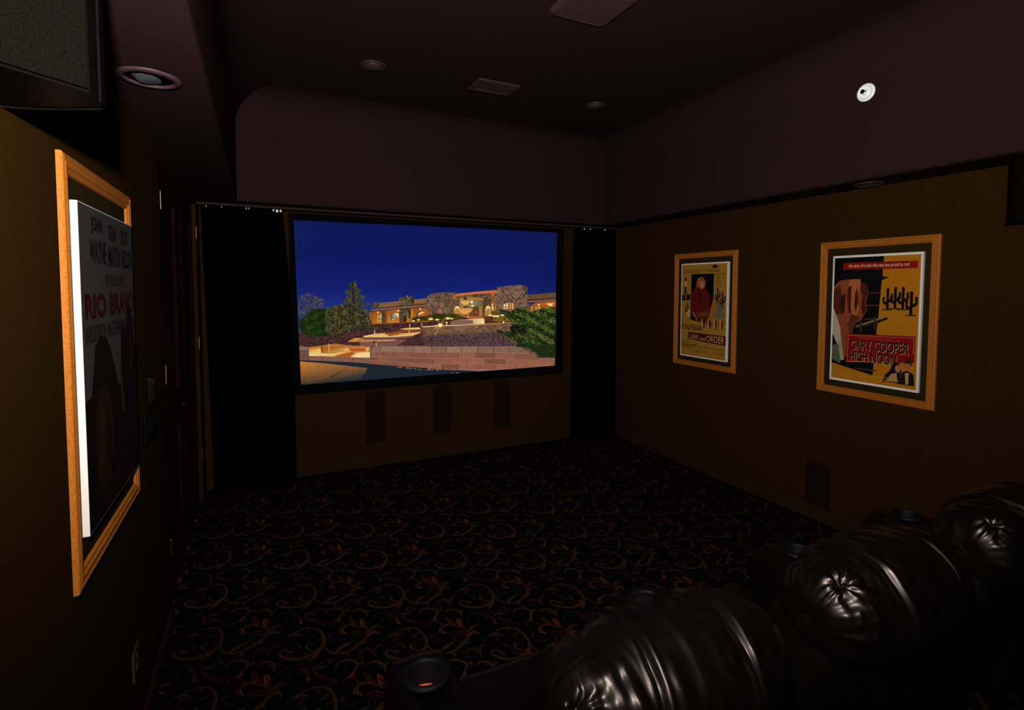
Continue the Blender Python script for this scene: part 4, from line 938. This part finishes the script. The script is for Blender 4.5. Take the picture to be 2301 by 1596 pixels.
def can(x, y, label):
    root = empty('recessed_downlight', (x, y, ZC), label, 'downlight', 'recessed cans in the raised ceiling')
    dn = Vector((0, 0, -1)); r = .088
    bm = bmesh.new(); lathe(bm, [(r, 0), (r, .004), (r*.95, .008), (r*.84, .009), (r*.78, .004)], (x, y, ZC), seg=40, n=dn)
    link('trim_ring', mesh_of(bm), M_PLUMTRIM, root, smooth=True)
    bm = bmesh.new(); lathe(bm, [(r*.72, .001), (r*.70, .012), (r*.55, .022), (r*.3, .027), (.002, .028)], (x, y, ZC), seg=36, n=dn, caps=(False, True))
    link('baffle', mesh_of(bm), M_PLUMTRIM, root, smooth=True)
can(.752, 3.784, 'plum recessed can light in the raised ceiling left of the slatted vent')
can(2.612, 3.763, 'plum recessed can light in the raised ceiling right of the slatted vent')
def vent():
    x0, x1, y0, y1 = 1.50, 1.845, 3.655, 3.885
    root = empty('ceiling_vent', (1.67, 3.77, ZC), 'plum rectangular air vent with narrow slats in the raised ceiling', 'vent')
    bm = bmesh.new()
    for o, h in (((0, 0), 0),): pass
    rows = []
    for o, h in ((0, 0), (.004, .009), (.03, .012), (.034, .006), (.034, .0)):
        rows.append([bm.verts.new((xx, yy, ZC-h)) for xx, yy in ((x0+o, y0+o), (x1-o, y0+o), (x1-o, y1-o), (x0+o, y1-o))])
    for p, q in zip(rows, rows[1:]):
        for i in range(4): bm.faces.new((p[i], p[(i+1) % 4], q[(i+1) % 4], q[i]))
    link('vent_frame', mesh_of(bm), M_PLUMTRIM, root)
    boxobj('duct_shade', (x0+.034, x1-.034, y0+.034, y1-.034, ZC-.0012, ZC-.0004), M_SHADE, root)  # flat dark sheet painted as shade behind the slats, no real opening
    for k in range(12):
        x = x0+.044+k*(x1-x0-.088)/11
        bm = bmesh.new(); vs_ = [bm.verts.new(p) for p in ((x-.004, y0+.034, ZC-.0025), (x-.004, y1-.034, ZC-.0025), (x+.003, y1-.034, ZC-.012), (x+.003, y0+.034, ZC-.012))]; bm.faces.new(vs_)
        s_ = link('slat', mesh_of(bm), M_PLUMTRIM, root); md = s_.modifiers.new('t', 'SOLIDIFY'); md.thickness = .001
vent()
def fan_grille():
    x0, x1, y0, y1 = 1.485, 1.862, 2.25, 2.622; zc = ZC
    root = empty('ceiling_fan_grille', (1.673, 2.436, ZC), 'large plum square ventilation grille with rounded corners at the top edge', 'vent')
    def rr(o, z, rad, n=6):
        pts = []
        for cx, cy, a0 in ((x1-o-rad, y1-o-rad, 0), (x0+o+rad, y1-o-rad, 1), (x0+o+rad, y0+o+rad, 2), (x1-o-rad, y0+o+rad, 3)):
            for k in range(n+1): a_ = (a0+k/n)*PI/2; pts.append((cx+rad*math.cos(a_), cy+rad*math.sin(a_), z))
        return pts
    bm = bmesh.new(); rows = [[bm.verts.new(p) for p in rr(o, zc-h, r_)] for o, h, r_ in ((0, 0, .05), (.0, .010, .05), (.006, .020, .047), (.03, .027, .03), (.04, .024, .025))]
    for p, q in zip(rows, rows[1:]):
        n = len(p)
        for i in range(n): bm.faces.new((p[i], p[(i+1) % n], q[(i+1) % n], q[i]))
    bm.faces.new(rows[-1])
    link('cover', mesh_of(bm), M_PLUMTRIM, root)
    bm = bmesh.new()
    for half in ((x0+.045, (x0+x1)/2-.022), ((x0+x1)/2+.022, x1-.045)):
        n = 22
        for k in range(n):
            x = half[0]+(half[1]-half[0])*k/(n-1); box(bm, x-.0018, x+.0018, y0+.05, y1-.05, zc-.0285, zc-.0235)
    link('louver', mesh_of(bm), M_PLUMTRIM, root)
fan_grille()
def sprinkler():
    # sits on the upper right side of the tray, at the start of the cove
    X, Y, Z = TX1, 2.034, 2.975
    nn = Vector((-1, 0, 0))
    root = empty('fire_sprinkler', (X, Y, Z), 'small round white fire sprinkler on the right side of the raised ceiling', 'sprinkler')
    A_ = dict(a=Vector((0, 1, 0)), b=nn.cross(Vector((0, 1, 0))).normalized(), n=nn)
    bm = bmesh.new(); lathe(bm, [(.055, -.001), (.055, .004), (.05, .009), (.036, .011), (.034, .006), (.033, -.004)], (X, Y, Z), seg=40, **A_)
    link('escutcheon', mesh_of(bm), M_WHITEP, root, smooth=True)
    bm = bmesh.new(); lathe(bm, [(.033, .001), (.020, .0015), (.016, .010), (.012, .014), (.012, .020)], (X, Y, Z), seg=28, caps=(False, True), **A_)
    link('body', mesh_of(bm), M_WHITEP, root, smooth=True)
    bm = bmesh.new(); c0 = Vector((X, Y, Z)); v = A_['b']; h = Vector((0, 1, 0))
    for s in (-1, 1): tube(bm, [c0+nn*.016+h*s*.009, c0+nn*.028+h*s*.012, c0+nn*.038+h*s*.004], .0028, 8)
    lathe(bm, [(.013, .038), (.013, .040)], (X, Y, Z), seg=12, caps=(True, True), **A_)
    tube(bm, [c0+nn*.018-v*.002, c0+nn*.036], .0022, 8)
    link('deflector', mesh_of(bm), M_BRONZE, root, label='metal sprinkler head')
sprinkler()

# ---------------------------------------------------------------- recliners
def headrest_mesh(cx, seed):
    NU, NV = 220, 150; V, F = [], []
    A_, B_, C_ = .31, .165, .155; cy, cz, tl = .868, .872, -.45
    def sp(x, e): return math.copysign(abs(x)**e, x)
    for i in range(NU+1):
        u = -PI/2+PI*i/NU
        for j in range(NV):
            v = 2*PI*j/NV
            x = A_*sp(math.sin(u), .66); r = sp(math.cos(u), .66)
            lx = x
            # two double-stitched seams running round the roll
            g = 0
            for sx in (-.115, .125):
                dx = lx-sx-.012*math.sin(v+seed)
                g -= .010*math.exp(-(dx/.006)**2); g += .006*(math.exp(-((dx-.014)/.007)**2)+math.exp(-((dx+.014)/.007)**2))
            # gathers that fan out from the seams and from the pinched ends
            wr = noise.noise(Vector((lx*22+seed*3, math.cos(v)*1.6, math.sin(v)*1.6)))*.009+noise.noise(Vector((lx*46+seed*5, math.cos(v)*2.2, math.sin(v)*2.2)))*.0055+noise.noise(Vector((lx*105+seed*9, math.cos(v)*3.5, math.sin(v)*3.5)))*.0022
            e_ = abs(lx)/A_; endk = max(0, (e_-.45)/.55)
            fold = (.010*endk*math.sin(9*v+3*noise.noise(Vector((v*.8, seed, lx*4))))+.006*endk*math.sin(21*v+4*noise.noise(Vector((v*1.7, seed+3, lx*7)))))*(1-max(0, (e_-.93)/.07))*(1 if r > .05 else 0)
            # gathered tuck on the back of the left end, folds fanning out from it
            dv = (v-(2.75 if seed == 1 else 2.45)+PI) % (2*PI)-PI; pa_, pb_ = lx+(.285 if seed == 1 else .255), .15*dv; rho = math.hypot(pa_, pb_); phi = math.atan2(pb_, pa_)
            tuck = (.0085*math.exp(-rho/.065)*math.sin(9*phi+1.4*noise.noise(Vector((phi, seed*2, rho*20))))*min(1, rho/.012)-.020*math.exp(-(rho/.017)**2)) if r > .1 else 0
            puff = .014*math.cos(lx*PI/.24)*(1-endk)
            k = 1+(g+wr*(1 if r > .1 else 0)+fold*.45+tuck+puff*.6)/.16
            y = B_*r*math.cos(v)*k; z = C_*r*math.sin(v)*k
            x2 = x
            if r < .34: x2 = x-math.copysign(.012*(1-r/.34)**1.2, x)      # the pinch
            yy, zz = y*math.cos(tl)-z*math.sin(tl), y*math.sin(tl)+z*math.cos(tl)
            V.append((cx+x2+.004*noise.noise(Vector((v, lx*8, seed))), cy+yy, cz+zz))
    for i in range(NU):
        for j in range(NV): F.append((i*NV+j, i*NV+(j+1) % NV, (i+1)*NV+(j+1) % NV, (i+1)*NV+j))
    return pydata(V, F)
def slab_mesh(cx, w_, prof, seed, puff=.02, nx=30):
    """a padded slab: closed (y,z) outline swept across the width, puffed out in the middle"""
    V, F = [], []; n = len(prof)
    my = sum(p[0] for p in prof)/n; mz = sum(p[1] for p in prof)/n
    for i in range(nx+1):
        t = i/nx*2-1; k = 1+puff*(1-t*t)*2-.16*max(0, abs(t)-.86)/.14
        for y, z in prof:
            q = noise.noise(Vector((t*3+seed, y*7, z*7)))*.004
            V.append((cx+w_/2*t, my+(y-my)*k+q, mz+(z-mz)*(k if z > .1 else 1)+q))
    for i in range(nx):
        for j in range(n): F.append((i*n+j, i*n+(j+1) % n, (i+1)*n+(j+1) % n, (i+1)*n+j))
    F.append(tuple(range(n))); F.append(tuple(range(nx*n, nx*n+n)))
    me = pydata(V, F); bm = bmesh.new(); bm.from_mesh(me); bm2 = mesh_of(bm); bpy.data.meshes.remove(me); return bm2
def round_outline(pts, r=.05, n=5):
    out = []
    m_ = len(pts)
    for i in range(m_):
        p, a_, b_ = Vector((*pts[i], 0)), Vector((*pts[i-1], 0)), Vector((*pts[(i+1) % m_], 0))
        rr = min(r, (a_-p).length*.45, (b_-p).length*.45); s, e_ = p+(a_-p).normalized()*rr, p+(b_-p).normalized()*rr
        for k in range(n+1):
            t = k/n; q = s*(1-t)**2+p*2*t*(1-t)+e_*t*t; out.append((q.x, q.y))
    return out
def armrest(cx, parent):
    w_ = .19
    prof = round_outline([(.98, .03), (.90, .55), (.93, .638), (1.50, .650), (1.555, .57), (1.55, .03)], .07, 6)
    hx, hy, hr, zt = cx, 1.39, .052, .645
    me = slab_mesh(cx, w_, prof, cx, puff=.006, nx=16)
    o = link('armrest', me, M_LEATH, parent, smooth=True)
    # cup insert standing in the arm's top
    bm = bmesh.new(); lathe(bm, [(hr+.014, .002), (hr+.013, .010), (hr+.006, .013), (hr-.001, .011), (hr-.0025, .004), (hr-.003, -.071)], (hx, hy, zt+.004), seg=40)
    c = link('cup_holder', mesh_of(bm), M_CUP, o, smooth=True)
    return o, (hx, hy, hr, zt)
def cut_cup(o, hx, hy, hr, zt):
    cb = bpy.data.meshes.new('cut'); bm = bmesh.new(); lathe(bm, [(hr-.001, -.075), (hr-.001, .08)], (hx, hy, zt), seg=40, caps=(True, True)); bmesh.ops.recalc_face_normals(bm, faces=bm.faces); bm.to_mesh(cb); bm.free()
    co = bpy.data.objects.new('cut', cb); COL.objects.link(co)
    md = o.modifiers.new('cup', 'BOOLEAN'); md.operation = 'DIFFERENCE'; md.object = co; md.solver = 'EXACT'
    bpy.context.view_layer.update()
    dg = bpy.context.evaluated_depsgraph_get(); me = bpy.data.meshes.new_from_object(o.evaluated_get(dg))
    o.modifiers.clear(); old = o.data; o.data = me; bpy.data.objects.remove(co); bpy.data.meshes.remove(cb)
    for p in me.polygons: p.use_smooth = True
    bm = bmesh.new(); lathe(bm, [(hr-.004, 0), (.001, .0005)], (hx, hy, zt-.055), seg=30, caps=(False, True))
    link('cup_base', mesh_of(bm), M_COPPER, o, label='copper coloured cup base')
LAB = ['black leather recliner nearest the camera, in front of the left aisle', 'black leather recliner in the middle of the row of three', 'black leather recliner at the right end of the row of three']
for k in range(3):
    cx = .805+.80*k
    root = empty('recliner', (cx, 1.2, 0), LAB[k], 'chair', 'black leather home theater recliners')
    link('headrest', headrest_mesh(cx, k+1), M_LEATH, root, smooth=True)
    link('backrest', slab_mesh(cx, .60, round_outline([(1.04, .10), (.80, .74), (.82, .90), (.98, .90), (1.10, .50), (1.26, .34), (1.24, .10)], .06), k+4, .03), M_LEATH, root, smooth=True)
    link('seat', slab_mesh(cx, .585, round_outline([(1.10, .26), (1.10, .45), (1.35, .47), (1.56, .475), (1.60, .40), (1.58, .26)], .06), k+7, .02), M_LEATH, root, smooth=True)
    link('footrest', slab_mesh(cx, .58, round_outline([(1.56, .06), (1.56, .40), (1.62, .41), (1.66, .34), (1.64, .06)], .03), k+9, .01), M_LEATH, root, smooth=True)
    link('base', slab_mesh(cx, .56, round_outline([(1.06, 0), (1.06, .27), (1.57, .27), (1.57, 0)], .01, 1), k+11, .0), M_LEATH, root)
    for ax_ in ([.405+.80*k] + ([2.805] if k == 2 else [])):
        o, h = armrest(ax_, root); cut_cup(o, *h)
